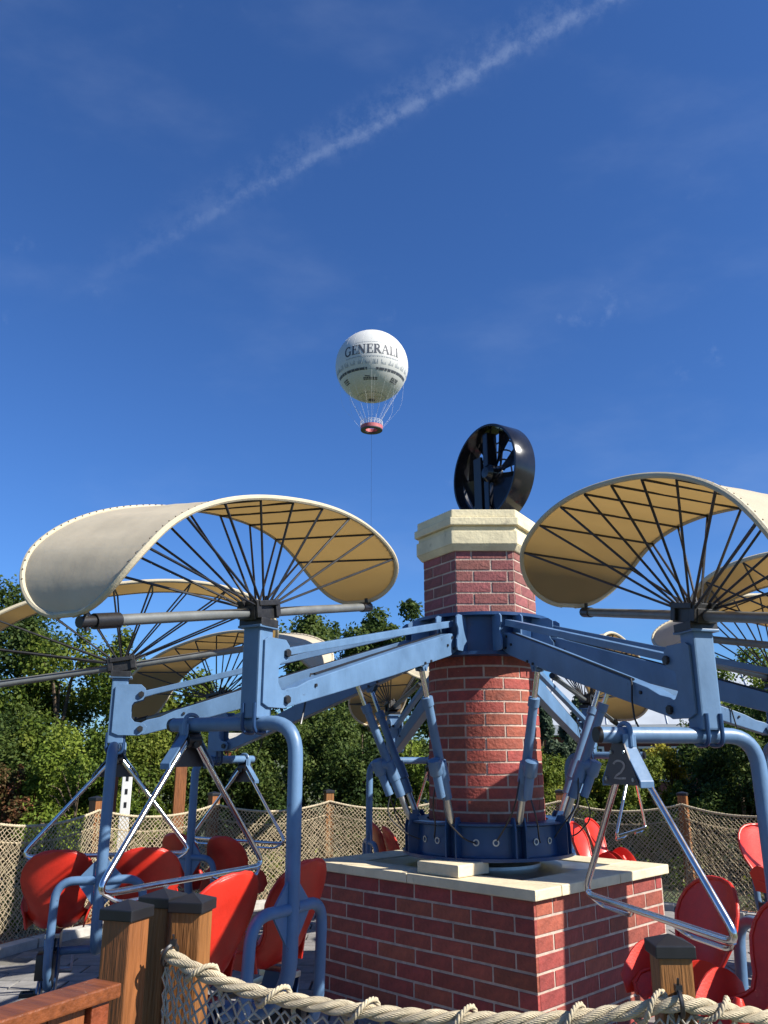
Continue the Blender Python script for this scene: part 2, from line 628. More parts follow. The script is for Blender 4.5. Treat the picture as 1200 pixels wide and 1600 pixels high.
# slab: stones round the edge, a worn zinc sheet in the middle
zt = 0.992
for (x0, x1, y0, y1) in ((-0.93, -0.62, -1.13, 0.02), (-0.93, -0.62, 0.026, 1.13), (-0.614, 0.16, -1.13, -0.80), (0.166, 0.93, -1.13, -0.80),
                         (-0.614, 0.93, 0.80, 1.13), (0.60, 0.93, -0.794, 0.794)):
    MB().box(((x0 + x1) / 2, (y0 + y1) / 2, zt + 0.034), (x1 - x0, y1 - y0, 0.068)).build('slab_stone', M['stone'], plinth, smooth=0, bevel=0.008)
MB().box((-0.007, 0, zt + 0.030), (1.20, 1.58, 0.06)).build('zinc_sheet', M['plate'], plinth, smooth=0, bevel=0.003)
MB().box((-0.70, -0.24, zt + 0.068 + 0.045), (0.36, 0.40, 0.085)).build('raised_stone_block', M['stone'], plinth, smooth=0, bevel=0.01)

# ------------------------------------------------------------------ brick pillar with hub and base ring
pillar = thing('brick_pillar', 'red brick pillar with blue rotating hub and cream stone capital', 'pillar', (AX, AY, 0))
MB().lathe([(0.42, 1.05), (0.42, 1.075), (0.36, 1.10), (0.36, 1.15)], 48).build('turntable_disc', M['steel'], pillar)
RB, RT = 0.485, 0.462
b = MB().lathe([(RB - 0.005, 1.12), (RT - 0.005, 2.74)], 48)
b.build('mortar_core', M['mortar'], pillar)


def curved_brick(r0, r1, z0, z1, a, half, m, tk=0.03, n=4):
    V, F = [], []
    for k in range(n + 1):
        t = a - half + 2 * half * k / n
        c, s_ = math.cos(t), math.sin(t)
        V += [((r0 - tk) * c, (r0 - tk) * s_, z0), (r0 * c, r0 * s_, z0), (r1 * c, r1 * s_, z1), ((r1 - tk) * c, (r1 - tk) * s_, z1)]
    for k in range(n):
        o = 4 * k
        for q in range(4):
            q2 = (q + 1) % 4
            F.append((o + q, o + 4 + q, o + 4 + q2, o + q2))
    F += [(0, 1, 2, 3), tuple(4 * n + q for q in (3, 2, 1, 0))]
    return MB().add(V, F)


NC = 14
ch = (2.70 - 1.38) / NC
for c in range(NC):
    z0 = 1.38 + c * ch + 0.008
    z1 = 1.38 + (c + 1) * ch - 0.008
    rr0 = RB + (RT - RB) * (z0 - 1.12) / 1.6
    rr1 = RB + (RT - RB) * (z1 - 1.12) / 1.6
    NB = 9
    for k in range(NB):
        a = 2 * PI * (k + (0.5 if c % 2 else 0.0) + 0.12) / NB
        j = rng.uniform(-0.0012, 0.0012)
        curved_brick(rr0 + j, rr1 + j, z0, z1, a, PI / NB - 0.018, M['brick'], n=5).build('brick', M['brick'], pillar, smooth=30)
# hexagonal upper shaft
HR = 0.50
hz0, hz1 = 3.02, 3.60


def hexpoly(r):
    return [(r * math.cos(R(60 * k)), r * math.sin(R(60 * k))) for k in range(6)]


MB().prism(hexpoly(HR - 0.006), 2.98, 3.62).build('mortar_core', M['mortar'], pillar, smooth=0)
hc = 6
hch = (hz1 - hz0) / hc
ap = (HR - 0.006) * math.cos(R(30))
for k in range(6):
    mid = R(30 + 60 * k)
    org = (ap * math.cos(mid), ap * math.sin(mid), 0)
    # the run direction such that the outward normal points away from the axis
    ang = mid + PI / 2
    brick_face(pillar, (org[0] - 0.0, org[1], 0), ang, HR - 0.012, hz0, hc, hch, 0.29, 0.026, M['brick_old'], joint=0.015, half0=k % 2)
# capital: stacked hexagonal mouldings
cap = MB()
for r, z0, z1 in ((0.560, 3.625, 3.745), (0.540, 3.745, 3.79), (0.578, 3.79, 3.86), (0.550, 3.86, 3.935)):
    cap.prism(hexpoly(r), z0 + 0.001, z1)
lo_, hi_ = hexpoly(0.515), hexpoly(0.558)
cap.add([(x, y, 3.575) for x, y in lo_] + [(x, y, 3.6255) for x, y in hi_], [tuple(range(5, -1, -1)), tuple(range(6, 12))] + [(k, (k + 1) % 6, 6 + (k + 1) % 6, 6 + k) for k in range(6)])
cap.build('capital', M['stone'], pillar, smooth=0, bevel=0.008)
MB().prism(hexpoly(0.45), 3.933, 3.945).build('capital_top', M['plate'], pillar, smooth=0)
# hub drum
hub = MB().lathe([(0.52, 2.70), (0.52, 3.02)], 64).build('hub_drum', M['navy'], pillar)
for z0, z1, r in ((2.684, 2.712, 0.60), (3.006, 3.032, 0.60)):
    MB().lathe([(0.47, z0), (r, z0), (r, z1), (0.47, z1)], 64, closed=True).build('hub_flange', M['navy'], pillar)
BASE_ANG = -75.5
for k in range(8):
    for s_ in (-1, 1):
        a = R(BASE_ANG + 45 * k + s_ * 9.0)
        m = Matrix.Rotation(a, 4, 'Z') @ Matrix.Translation((0.585, 0, 2.86)) @ Matrix.Rotation(-s_ * R(9), 4, 'Z')
        q = MB()
        poly = [(-0.075, -0.147), (0.10, -0.147), (0.115, -0.12), (0.115, -0.06), (0.085, -0.02), (0.085, 0.03), (0.115, 0.07), (0.115, 0.12), (0.08, 0.145), (-0.075, 0.145)]
        q.prism(poly, -0.006, 0.006, m @ Matrix.Rotation(R(90), 4, 'X'))
        q.build('hub_rib', M['blue'], pillar, smooth=0)
# base ring
rg = MB().lathe([(0.50, 1.142), (0.70, 1.142), (0.70, 1.165), (0.615, 1.165), (0.605, 1.375), (0.66, 1.39), (0.66, 1.405), (0.50, 1.405)], 72, closed=True)
ring = rg.build('base_ring', M['navy'], pillar)
for k in range(8):
    a = R(BASE_ANG + 45 * k)
    for s_ in (-1, 1):
        m = Matrix.Rotation(a, 4, 'Z') @ Matrix.Translation((0, s_ * 0.042, 0)) @ Matrix.Rotation(R(90), 4, 'X')
        q = MB().prism([(0.59, 1.165), (0.695, 1.165), (0.695, 1.36), (0.675, 1.45), (0.625, 1.45), (0.59, 1.38)], -0.006, 0.006, m)
        q.build('actuator_bracket', M['navy'], ring, smooth=0)
    for da in (15.5, 29.5):
        g = a + R(da)
        mt = Matrix.Rotation(g, 4, 'Z') @ Matrix.Translation((0.606, 0, 1.27)) @ Matrix.Rotation(R(90), 4, 'Y')
        MB().lathe([(0.016, 0), (0.025, 0), (0.025, 0.010), (0.016, 0.010)], 16, mt, closed=True).build('cable_grommet', M['steel'], ring)

# ------------------------------------------------------------------ ducted fan on the capital
fan = thing('ducted_fan', 'glossy black ducted fan wheel standing on the pillar capital', 'fan', (AX + 0.165, AY + 0.03, 3.945), R(-148))
# local +x = axis of the fan, pointing to the left front
FR_, FD = 0.458, 0.115
cz = 0.485
mt = Matrix.Translation((0, 0, cz)) @ Matrix.Rotation(R(90), 4, 'Y')
MB().lathe([(FR_ - 0.018, -FD), (FR_, -FD), (FR_ + 0.004, -FD + 0.01), (FR_ + 0.004, FD - 0.01), (FR_, FD), (FR_ - 0.018, FD)], 72, mt, closed=True).build('shroud', M['gloss_black'], fan)
MB().box((0.0, -0.03, cz - 0.03), (0.12, 0.075, 0.88)).build('mast', M['gloss_black'], fan, smooth=0, bevel=0.012)
MB().box((0.05, -0.15, cz - 0.09), (0.03, 0.11, 0.56)).build('motor_panel', M['black'], fan, smooth=0, bevel=0.006)
MB().lathe([(0.001, 0.10), (0.05, 0.095), (0.085, 0.06), (0.09, -0.05), (0.001, -0.06)], 24, mt).build('hub', M['gloss_black'], fan)
for k in range(8):
    a = R(45 * k + 18)
    c, s_ = math.cos(a), math.sin(a)
    q = MB()
    V, F = [], []
    for t in range(6):
        r = 0.08 + t * 0.066
        tw = R(50 - 6 * t)
        w_ = 0.060 + 0.019 * t
        for u in (-1, 1):
            for th in (-0.004, 0.004):
                V.append((u * w_ * math.sin(tw) * 0.6 - 0.02 + th, -s_ * r + c * u * w_ * math.cos(tw), cz + c * r + s_ * u * w_ * math.cos(tw)))
    for t in range(5):
        o = t * 4
        F += [(o, o + 4, o + 5, o + 1), (o + 2, o + 3, o + 7, o + 6), (o, o + 2, o + 6, o + 4), (o + 1, o + 5, o + 7, o + 3)]
    F += [(0, 1, 3, 2), (20, 22, 23, 21)]
    q.add(V, F)
    q.build('blade', M['gloss_black'], fan)
for k in range(8):
    a = R(45 * k + 10)
    c, s_ = math.cos(a), math.sin(a)
    MB().cyl((-0.085, s_ * 0.07, cz + c * 0.07), (-0.095, s_ * (FR_ - 0.01), cz + c * (FR_ - 0.01)), 0.011, n=8).build('guard_spoke', M['gloss_black'], fan)
for r in (0.16, 0.25, 0.34):
    MB().tube([(-0.098, r * math.sin(2 * PI * k / 32), cz + r * math.cos(2 * PI * k / 32)) for k in range(32)], 0.008, 6, closed=True).build('guard_ring', M['gloss_black'], fan)

# ------------------------------------------------------------------ gondolas
GR0 = 3.0
TILT = R(10)
WL, WH, WW = 1.20, 0.598, 0.80
PITCH = 0.085                            # the leading edge rides a little higher
WOFF = 0.10                              # the canopy sits a little ahead of its crossbar


def wing_frame():
    return Vector((math.cos(TILT), 0, -math.sin(TILT))), Vector((0, -1, 0)), Vector((math.sin(TILT), 0, math.cos(TILT)))


def wing_profile():
    raw = []
    n = 2.25
    for k in range(401):
        a = PI * k / 400
        c, s_ = math.cos(a), math.sin(a)
        raw.append((WL * 1.02 * math.copysign(abs(c) ** (2 / n), c), 0.035 + WH * abs(s_) ** (2 / n)))
    S = [0]
    for p, q in zip(raw[:-1], raw[1:]):
        S.append(S[-1] + math.hypot(q[0] - p[0], q[1] - p[1]))
    return raw, S


RAW, ARC = wing_profile()
STOT = ARC[-1]


def wing_at(s_, v):
    import bisect
    i = min(max(bisect.bisect_left(ARC, s_), 1), len(ARC) - 1)
    t = (s_ - ARC[i - 1]) / max(1e-9, ARC[i] - ARC[i - 1])
    u = RAW[i - 1][0] * (1 - t) + RAW[i][0] * t
    w = RAW[i - 1][1] * (1 - t) + RAW[i][1] * t
    U, V, Wv = wing_frame()
    return U * u + V * (v + WOFF) + Wv * (w + PITCH * v * min(1.0, w * 3))


def wing_half(s_):
    r = 0.44
    e = min(s_, STOT - s_)
    if e >= r:
        return WW / 2
    return WW / 2 * max(0.0, 1 - (1 - e / r) ** 2.2) ** (1 / 2.2)


def wing_meshes():
    ms = {}
    NS, NV = 72, 10
    q = MB()
    V, F = [], []
    ss = [STOT * (0.5 - 0.5 * math.cos(PI * (k + 0.08) / (NS + 0.16))) for k in range(NS + 1)]
    ss[0], ss[-1] = 0.006, STOT - 0.006
    for s_ in ss:
        h = wing_half(s_)
        for j in range(NV + 1):
            t = -1 + 2 * j / NV
            # the canvas sags a little between the ribs
            sag = -0.010 * math.sin(9 * PI * s_ / STOT) ** 2 * (1 - t * t) + 0.0035 * math.sin(31 * s_ + 4 * t) * math.sin(17 * s_ - 6 * t + 1.0) * (1 - t ** 4)
            V.append(wing_at(s_, h * t) + wing_frame()[2] * sag)
    for i in range(NS):
        for j in range(NV):
            o = i * (NV + 1) + j
            F.append((o, o + NV + 1, o + NV + 2, o + 1))
    q.add(V, F)
    ms['canopy'] = q.mesh('canopy', M['fabric'], 60)
    Wd = wing_frame()[2]
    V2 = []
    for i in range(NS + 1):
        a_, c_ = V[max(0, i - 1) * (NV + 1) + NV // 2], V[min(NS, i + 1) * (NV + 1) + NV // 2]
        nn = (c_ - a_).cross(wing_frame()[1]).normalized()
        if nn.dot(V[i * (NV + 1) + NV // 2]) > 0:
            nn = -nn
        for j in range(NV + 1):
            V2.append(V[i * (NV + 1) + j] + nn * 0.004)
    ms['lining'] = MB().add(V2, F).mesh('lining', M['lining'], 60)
    ey = MB()
    for k in range(56):
        s_ = STOT * (0.06 + 0.88 * k / 55)
        for sg in (-1, 1):
            p_ = wing_at(s_, sg * (wing_half(s_) - 0.012))
            a_, c_ = wing_at(s_ - 0.01, 0), wing_at(s_ + 0.01, 0)
            nn = (c_ - a_).cross(wing_frame()[1]).normalized()
            if nn.dot(p_) < 0:
                nn = -nn
            ey.cyl(p_ + nn * 0.010, p_ + nn * 0.0145, 0.0035, n=5)
    ms['lacing'] = ey.mesh('lacing', M['bark'])
    loop = [wing_at(s_, wing_half(s_)) for s_ in ss] + [wing_at(s_, -wing_half(s_)) for s_ in reversed(ss)]
    ms['hem'] = MB().tube(loop, 0.015, 8, closed=True).mesh('hem', M['piping'])
    st = [STOT * (0.115 + 0.77 * k / 8) for k in range(9)]
    U, Vv, Wv = wing_frame()
    ms['batten'] = []
    ms['spoke'] = []
    for k, s_ in enumerate(st):
        h = wing_half(s_) - 0.01
        p, r = wing_at(s_, h) - Wv * 0.014, wing_at(s_, -h) - Wv * 0.014
        ms['batten'].append(MB().cyl(p, r, 0.0072, n=6).mesh('batten', M['darkmetal']))
        off = (0.075 if k < 4 else -0.075 if k > 4 else 0.0)
        for e, sg in ((p, 1), (r, -1)):
            base = U * (off * abs(k - 4) / 4) + Vv * (0.05 * sg) + Wv * 0.035
            ms['spoke'].append(MB().cyl(base, e, 0.0072, n=6).mesh('spoke', M['darkmetal']))
    ms['crossbar'] = MB().cyl(U * -1.14, U * 1.10, 0.027, n=14).mesh('crossbar', M['greybar'])
    e = MB()
    e.cyl(U * 1.02, U * 1.16, 0.036, n=14).cyl(U * 1.155, U * 1.24, 0.026, n=12).cyl(U * 1.20 - Wv * 0.04, U * 1.20 + Wv * 0.05, 0.012, n=8)
    e2 = MB()
    e2.cyl(U * -1.20, U * -1.10, 0.033, n=12).cyl(U * -1.17 - Wv * 0.02, U * -1.17 + Wv * 0.06, 0.012, n=8)
    ms['end_fitting'] = [e.mesh('end_fitting', M['black']), e2.mesh('end_fitting', M['black'])]
    rot = Matrix.Rotation(TILT, 3, 'Y')
    hb = MB()
    hb.box(Wv * 0.0, (0.22, 0.11, 0.075), rot)
    hb.box(Wv * 0.05, (0.17, 0.16, 0.03), rot)
    for sx_ in (-1, 1):
        hb.box(U * (0.085 * sx_) - Vv * 0.05 + Wv * 0.02, (0.04, 0.045, 0.10), rot)
        hb.box(U * (0.085 * sx_) + Vv * 0.05 + Wv * 0.02, (0.04, 0.045, 0.10), rot)
        hb.cyl(U * (0.06 * sx_) + Wv * 0.05, U * (0.06 * sx_) + Wv * 0.095, 0.014, n=8)
    hb.box((0, 0, -0.065), (0.15, 0.16, 0.05))
    ms['wing_hub'] = hb.mesh('wing_hub', M['darkmetal'], 0, bevel=0.004)
    return ms


def seat_mesh():
    """moulded bucket; local: -y forward, origin at the middle of the pan"""
    prof = [  # forward, height, half width, edge curl (forward/up), pan weight
        (-0.172, 0.520, 0.045, 0.008), (-0.170, 0.508, 0.105, 0.014), (-0.162, 0.480, 0.162, 0.024), (-0.150, 0.436, 0.208, 0.038), (-0.135, 0.378, 0.236, 0.050), (-0.118, 0.312, 0.244, 0.058),
        (-0.100, 0.238, 0.226, 0.060), (-0.080, 0.160, 0.190, 0.065), (-0.050, 0.085, 0.175, 0.075), (0.000, 0.030, 0.190, 0.085), (0.070, 0.004, 0.205, 0.085),
        (0.150, 0.004, 0.205, 0.075), (0.220, 0.012, 0.185, 0.055), (0.265, 0.006, 0.150, 0.030), (0.285, -0.010, 0.100, 0.010)]
    NS = 12
    P = []
    n = len(prof)
    for i, (f, h, hw, cu) in enumerate(prof):
        a = prof[max(0, i - 1)]
        c = prof[min(n - 1, i + 1)]
        t = Vector((0, -(c[0] - a[0]), c[1] - a[1])).normalized()
        nn = Vector((0, 0, 0))
        nn = Vector((0, -t.z, t.y)) * -1          # rotate tangent
        if nn.y > 0 and i < 9:
            nn = -nn
        if nn.z < 0 and i >= 9:
            nn = -nn
        row = []
        for j in range(NS + 1):
            s_ = -1 + 2 * j / NS
            x = hw * math.sin(s_ * PI / 2) if False else hw * s_
            groove = 0.0
            if i >= 10:
                groove = -0.022 * math.cos(PI * min(1, abs(abs(s_) - 0.5) / 0.4) / 2) if abs(abs(s_) - 0.5) < 0.4 else 0.012 * (1 - abs(s_) / 0.1 if abs(s_) < 0.1 else 0)
            p = Vector((x, -f, h)) + nn * (cu * abs(s_) ** 2.2 + groove)
            row.append((p, nn))
        P.append(row)
    V, F = [], []
    T = 0.012
    for row in P:
        for p, nn in row:
            V.append(p)
    off = len(V)
    for row in P:
        for p, nn in row:
            V.append(p - nn * T)
    w = NS + 1
    for i in range(n - 1):
        for j in range(NS):
            o = i * w + j
            F.append((o, o + 1, o + w + 1, o + w))
            F.append((off + o, off + o + w, off + o + w + 1, off + o + 1))
    for i in range(n - 1):
        o = i * w
        F.append((o, o + w, off + o + w, off + o))
        o = i * w + NS
        F.append((o, off + o, off + o + w, o + w))
    for j in range(NS):
        F.append((j, off + j, off + j + 1, j + 1))
        o = (n - 1) * w + j
        F.append((o, o + 1, off + o + 1, off + o))
    q = MB().add(V, F)
    me = q.mesh('seat', M['red'], 50)
    bm = bmesh.new()
    bm.from_mesh(me)
    bmesh.ops.recalc_face_normals(bm, faces=bm.faces)
    bm.to_mesh(me)
    bm.free()
    rim = [P[i][0][0] for i in range(n - 1, -1, -1)] + [P[0][j][0] for j in range(1, w)] + [P[i][NS][0] for i in range(1, n)]
    me_rim = MB().tube(rim, 0.0105, 8).mesh('rolled_edge', M['red'])
    fl = []
    for sx_ in (-1, 1):
        q = MB()
        V, F = [], []
        for k in range(9):
            t = k / 8
            y = -(0.02 + 0.30 * t)
            top = 0.06 + 0.15 * math.sin(PI * min(1, t * 0.85 + 0.15)) ** 0.8
            for (dx, z) in ((0.0, -0.01), (0.018, top * 0.5), (0.045, top)):
                V.append((sx_ * (0.188 - 0.04 * t * t + dx), y, z))
            for (dx, z) in ((0.012, -0.01), (0.030, top * 0.5), (0.055, top)):
                V.append((sx_ * (0.188 - 0.04 * t * t + dx), y, z))
        for k in range(8):
            o = 6 * k
            F += [(o, o + 1, o + 7, o + 6), (o + 1, o + 2, o + 8, o + 7), (o + 3, o + 9, o + 10, o + 4), (o + 4, o + 10, o + 11, o + 5), (o + 2, o + 5, o + 11, o + 8), (o, o + 6, o + 9, o + 3)]
        F += [(0, 3, 4, 1), (1, 4, 5, 2), (48, 49, 52, 51), (49, 50, 53, 52)]
        q.add(V, F)
        fl.append(q.mesh('thigh_wing', M['red'], 50))
    pm = MB()
    pm.tube([(0, -0.20, 0.0), (0, -0.225, 0.06), (0, -0.225, 0.11), (0, -0.215, 0.145)], [0.045, 0.040, 0.034, 0.016], 12)
    return me, me_rim, fl, pm.mesh('pommel', M['red'], 60)


WM = wing_meshes()
SEAT = seat_mesh()
COLH = 0.58


def gondola_shared():
    """everything that hangs on the column; z measured from the wing hub (z = 0)"""
    g = {}
    c = MB().box((0, 0, -0.10 - 0.23), (0.118, 0.118, 0.50))
    g['column'] = c.mesh('column', M['blue'], 0, bevel=0.010)
    g['top_plate'] = MB().box((0, 0, -0.086), (0.17, 0.16, 0.014)).mesh('top_plate', M['blue'], 0, bevel=0.003)
    ears = []
    for s_ in (-1, 1):
        poly = [(-0.055, -0.14), (-0.16, -0.14), (-0.195, -0.17), (-0.20, -0.215), (-0.18, -0.255), (-0.115, -0.275), (-0.10, -0.30),
                (-0.10, -0.385), (-0.13, -0.42), (-0.20, -0.43), (-0.225, -0.46), (-0.21, -0.50), (-0.17, -0.52), (-0.02, -0.52), (0.03, -0.50), (0.03, -0.16), (0.0, -0.14)]
        m = Matrix.Translation((0, s_ * 0.068, 0)) @ Matrix.Rotation(R(90), 4, 'X')
        ears.append(MB().prism(poly, -0.007, 0.007, m).mesh('clevis_plate', M['blue'], 0, bevel=0.002))
    g['clevis_plate'] = ears
    g['pivot_pin'] = []
    for x, z in ((-0.165, -0.215), (-0.175, -0.472)):
        pins = MB()
        pins.cyl((x, -0.088, z), (x, 0.088, z), 0.016, n=10)
        pins.cyl((x, -0.094, z), (x, -0.076, z), 0.024, n=6)
        pins.cyl((x, 0.076, z), (x, 0.094, z), 0.024, n=6)
        g['pivot_pin'].append(pins.mesh('pivot_pin', M['darkmetal'], 30))
    TZ = -0.605
    tube = roundpath([(0, -0.60, TZ), (0, 0.28, TZ), (0, 0.285, -1.2)], 0.17, 8) + roundpath([(0, 0.285, -1.3), (0, 0.283, -1.97), (0, -0.27, -2.0)], 0.27, 12)
    g['hanger_tube'] = MB().tube(tube, 0.039, 16).mesh('hanger_tube', M['blue'], 40)
    g['tube_cap'] = MB().cyl((0, -0.618, TZ), (0, -0.596, TZ), 0.037, 0.041, n=20).mesh('tube_cap', M['black'], 40)
    ub = []
    for y in (-0.035, 0.045):
        path = roundpath([(-0.062, y, -0.50), (-0.062, y, TZ - 0.050), (0.062, y, TZ - 0.050), (0.062, y, -0.50)], 0.05, 6)
        ub.append(MB().tube(path, 0.011, 8).mesh('clamp_bolt', M['navy'], 40))
    g['clamp_bolt'] = ub
    # triangular plate housing below the front of the tube
    pl = []
    for v, mname in ((-0.50, 'plate_dark'),):
        top, wt = -0.645, 0.055
        poly = [(-wt, top), (-0.165, -0.835), (0.165, -0.835), (wt, top)]
        pl.append(MB().prism(poly, -0.004, 0.004, Matrix.Translation((0, v, 0)) @ Matrix.Rotation(R(90), 4, 'X')).mesh('number_plate', M[mname], 0))
    g['number_plate'] = pl
    g['plate_flange'] = []
    for s_ in (-1, 1):
        fl = MB()
        V = []
        for x, z in ((s_ * 0.055, -0.60), (s_ * 0.055, -0.665), (s_ * 0.178, -0.815), (s_ * 0.178, -0.845), (s_ * 0.166, -0.845), (s_ * 0.166, -0.815), (s_ * 0.045, -0.665), (s_ * 0.045, -0.60)):
            V.append((x, z))
        if s_ < 0:
            V = V[::-1]
        fl.prism(V, -0.035, 0.035, Matrix.Translation((0, -0.468, 0)) @ Matrix.Rotation(R(90), 4, 'X'))
        g['plate_flange'].append(fl.mesh('plate_flange', M['blue'], 0, bevel=0.003))
    g['saddle_strap'] = MB().tube(roundpath([(-0.055, -0.46, -0.66), (-0.055, -0.46, TZ + 0.055), (0.055, -0.46, TZ + 0.055), (0.055, -0.46, -0.66)], 0.05, 6), 0.012, 8).mesh('saddle_strap', M['blue'], 40)
    pv = MB()
    pv.cyl((-0.05, -0.455, -0.69), (0.05, -0.455, -0.69), 0.042, n=14)
    pv.cyl((0, -0.41, -0.715), (0, -0.495, -0.715), 0.02, n=10)
    g['swivel'] = pv.mesh('swivel', M['black'], 30)
    bar = roundpath([(-0.030, -0.455, -0.69), (-0.64, -0.40, -1.41), (0.64, -0.40, -1.41), (0.030, -0.455, -0.69)], 0.10, 7)
    g['control_bar'] = MB().tube(bar, 0.0165, 12).mesh('control_bar', M['chrome'], 40)
    hl = []
    for s_ in (-1, 1):
        p = roundpath([(s_ * 0.16, -0.40, -1.415), (s_ * 0.24, -0.365, -1.455), (s_ * 0.52, -0.365, -1.455), (s_ * 0.595, -0.40, -1.408)], 0.05, 5)
        hl.append(MB().tube(p, 0.0105, 8).mesh('hand_loop', M['chrome'], 40))
    g['hand_loop'] = hl
    sl = []
    for s_ in (-1, 1):
        sl.append(MB().cyl((s_ * 0.036, -0.4545, -0.697), (s_ * 0.128, -0.446, -0.805), 0.0205, n=12).mesh('bar_socket', M['chrome'], 40))
    g['bar_socket'] = sl
    # seat arms: from the hanger tube out and down, then forward to the pedals
    arms = []
    gus = []
    for s_ in (-1, 1):
        p = roundpath([(s_ * 0.03, 0.283, -1.50), (s_ * 0.29, 0.27, -1.50), (s_ * 0.30, 0.25, -2.02), (s_ * 0.30, 0.12, -2.20), (s_ * 0.30, -0.30, -2.24), (s_ * 0.30, -0.42, -2.20)], 0.15, 7)
        arms.append(MB().tube(p, 0.029, 14).mesh('seat_arm', M['blue'], 40))
        poly = [(s_ * 0.04, -1.37), (s_ * 0.14, -1.475), (s_ * 0.14, -1.53), (s_ * 0.04, -1.66)]
        if s_ < 0:
            poly = poly[::-1]
        gus.append(MB().prism(poly, -0.006, 0.006, Matrix.Translation((0, 0.283, 0)) @ Matrix.Rotation(R(90), 4, 'X')).mesh('gusset', M['blue'], 0))
    g['seat_arm'] = arms
    g['gusset'] = gus
    g['cross_tube'] = MB().cyl((-0.31, -0.05, -2.0), (0.31, -0.05, -2.0), 0.027, n=12).mesh('cross_tube', M['blue'], 40)
    # seat mount, crank
    mt_ = MB()
    mt_.box((0, 0.0, -1.955), (0.10, 0.20, 0.03))
    mt_.cyl((0, 0.02, -1.95), (0, 0.02, -2.28), 0.022, n=10)
    mt_.box((0, -0.16, -2.02), (0.06, 0.20, 0.03), Matrix.Rotation(R(25), 3, 'X'))
    g['seat_mount'] = mt_.mesh('seat_mount', M['steel'], 30, bevel=0.003)
    cr = MB()
    rot = Matrix.Rotation(R(90), 4, 'Y')
    cr.lathe([(0.001, -0.028), (0.115, -0.028), (0.125, -0.015), (0.125, 0.015), (0.115, 0.028), (0.001, 0.028)], 24, Matrix.Translation((0.06, -0.40, -2.20)) @ rot)
    cr.box((0.06, -0.14, -2.13), (0.05, 0.46, 0.10), Matrix.Rotation(R(16), 3, 'X'))
    cr.box((0.02, 0.14, -2.05), (0.12, 0.12, 0.16))
    g['chain_case'] = cr.mesh('chain_case', M['black'], 30, bevel=0.006)
    ca = MB()
    for s_, dz in ((-1, 1), (1, -1)):
        ca.box((s_ * 0.105 + 0.0, -0.40 - 0.055 * dz, -2.20 + 0.06 * dz), (0.016, 0.028, 0.18), Matrix.Rotation(R(42), 3, 'X'))
    ca.cyl((-0.11, -0.40, -2.20), (0.11, -0.40, -2.20), 0.018, n=10)
    g['crank_arm'] = ca.mesh('crank_arm', M['steel'], 30, bevel=0.002)
    lg = []
    for s_ in (-1, 1):
        poly = [(0.10, -1.86), (0.06, -2.10), (0.10, -2.24), (0.17, -2.44), (0.145, -2.445), (0.02, -2.30), (-0.10, -2.16), (-0.12, -2.04), (-0.06, -1.86)]
        lg.append(MB().prism(poly, -0.006, 0.006, Matrix.Translation((s_ * 0.045, 0, 0)) @ Matrix(((0, 0, 1, 0), (1, 0, 0, 0), (0, 1, 0, 0), (0, 0, 0, 1)))).mesh('pedal_leg', M['navy'], 0, bevel=0.002))
    g['pedal_leg'] = lg
    pd = []
    for s_, dz in ((-1, 1), (1, -1)):
        q = MB()
        cx, cy, cz_ = s_ * 0.165, -0.40 - 0.11 * dz, -2.20 + 0.12 * dz
        q.box((cx - 0.045, cy, cz_), (0.014, 0.09, 0.025)).box((cx + 0.045, cy, cz_), (0.014, 0.09, 0.025))
        q.box((cx, cy - 0.045, cz_), (0.104, 0.014, 0.025)).box((cx, cy + 0.045, cz_), (0.104, 0.014, 0.025))
        q.cyl((cx - s_ * 0.06, cy, cz_), (cx + s_ * 0.045, cy, cz_), 0.011, n=8)
        pd.append(q.mesh('pedal', M['black'], 30))
    g['pedal'] = pd
    return g


G = gondola_shared()
g_specs = [  # index from the right front one, clockwise seen from above; wing hub height; label
    (0, 2.61, 'nearest hang-glider ride gondola right of the pillar, its dark plate numbered 2'),
    (1, 2.68, 'nearest hang-glider ride gondola left of the pillar, brightly lit blue arm'),
    (2, 2.57, 'hang-glider ride gondola at far left, its tan canopy cut by the picture edge'),
    (3, 2.46, 'hang-glider ride gondola partly hidden behind the left front gondola and its column'),
    (4, 2.44, 'small distant hang-glider ride gondola seen just left of the brick pillar'),
    (5, 2.50, 'distant hang-glider ride gondola behind the right front arm, just right of the pillar'),
    (6, 2.60, 'hang-glider ride gondola at right edge, red seats cut by the picture edge'),
    (7, 2.56, 'hang-glider ride gondola on the right, mostly outside the picture, only arm and canopy showing'),
]
GROUP = 'hang-glider gondolas of the ride'


def numeral_two(parent, hz):
    """the digit 2 on the front of the plate: a bent pale stroke"""
    pts = []
    for k in range(13):
        a = R(165 - 195 * k / 12)
        pts.append((0.040 * math.cos(a), 0.028 + 0.036 * math.sin(a)))
    pts += [(0.012, -0.022), (-0.020, -0.045), (-0.040, -0.066), (0.0, -0.068), (0.046, -0.064)]
    V, F = [], []
    w = 0.0075
    for i, (x, z) in enumerate(pts):
        a = pts[max(0, i - 1)]
        c = pts[min(len(pts) - 1, i + 1)]
        t = Vector((c[0] - a[0], c[1] - a[1])).normalized()
        nx, nz = -t.y * w, t.x * w
        V += [((x + nx) * 1.25, -0.5065, -0.765 + (z + nz) * 0.62), ((x - nx) * 1.25, -0.5065, -0.765 + (z - nz) * 0.62)]
    for i in range(len(pts) - 1):
        o = 2 * i
        F.append((o, o + 2, o + 3, o + 1))
    q = MB().add(V, F)
    o = q.build('numeral', M['numeral'], parent, smooth=0)
    for x, z in ((-0.125, -0.81), (0.125, -0.81), (-0.06, -0.685), (0.06, -0.685)):
        MB().cyl((x, -0.502, z), (x, -0.512, z), 0.010, n=8).build('rivet', M['steel'], parent)
    return o


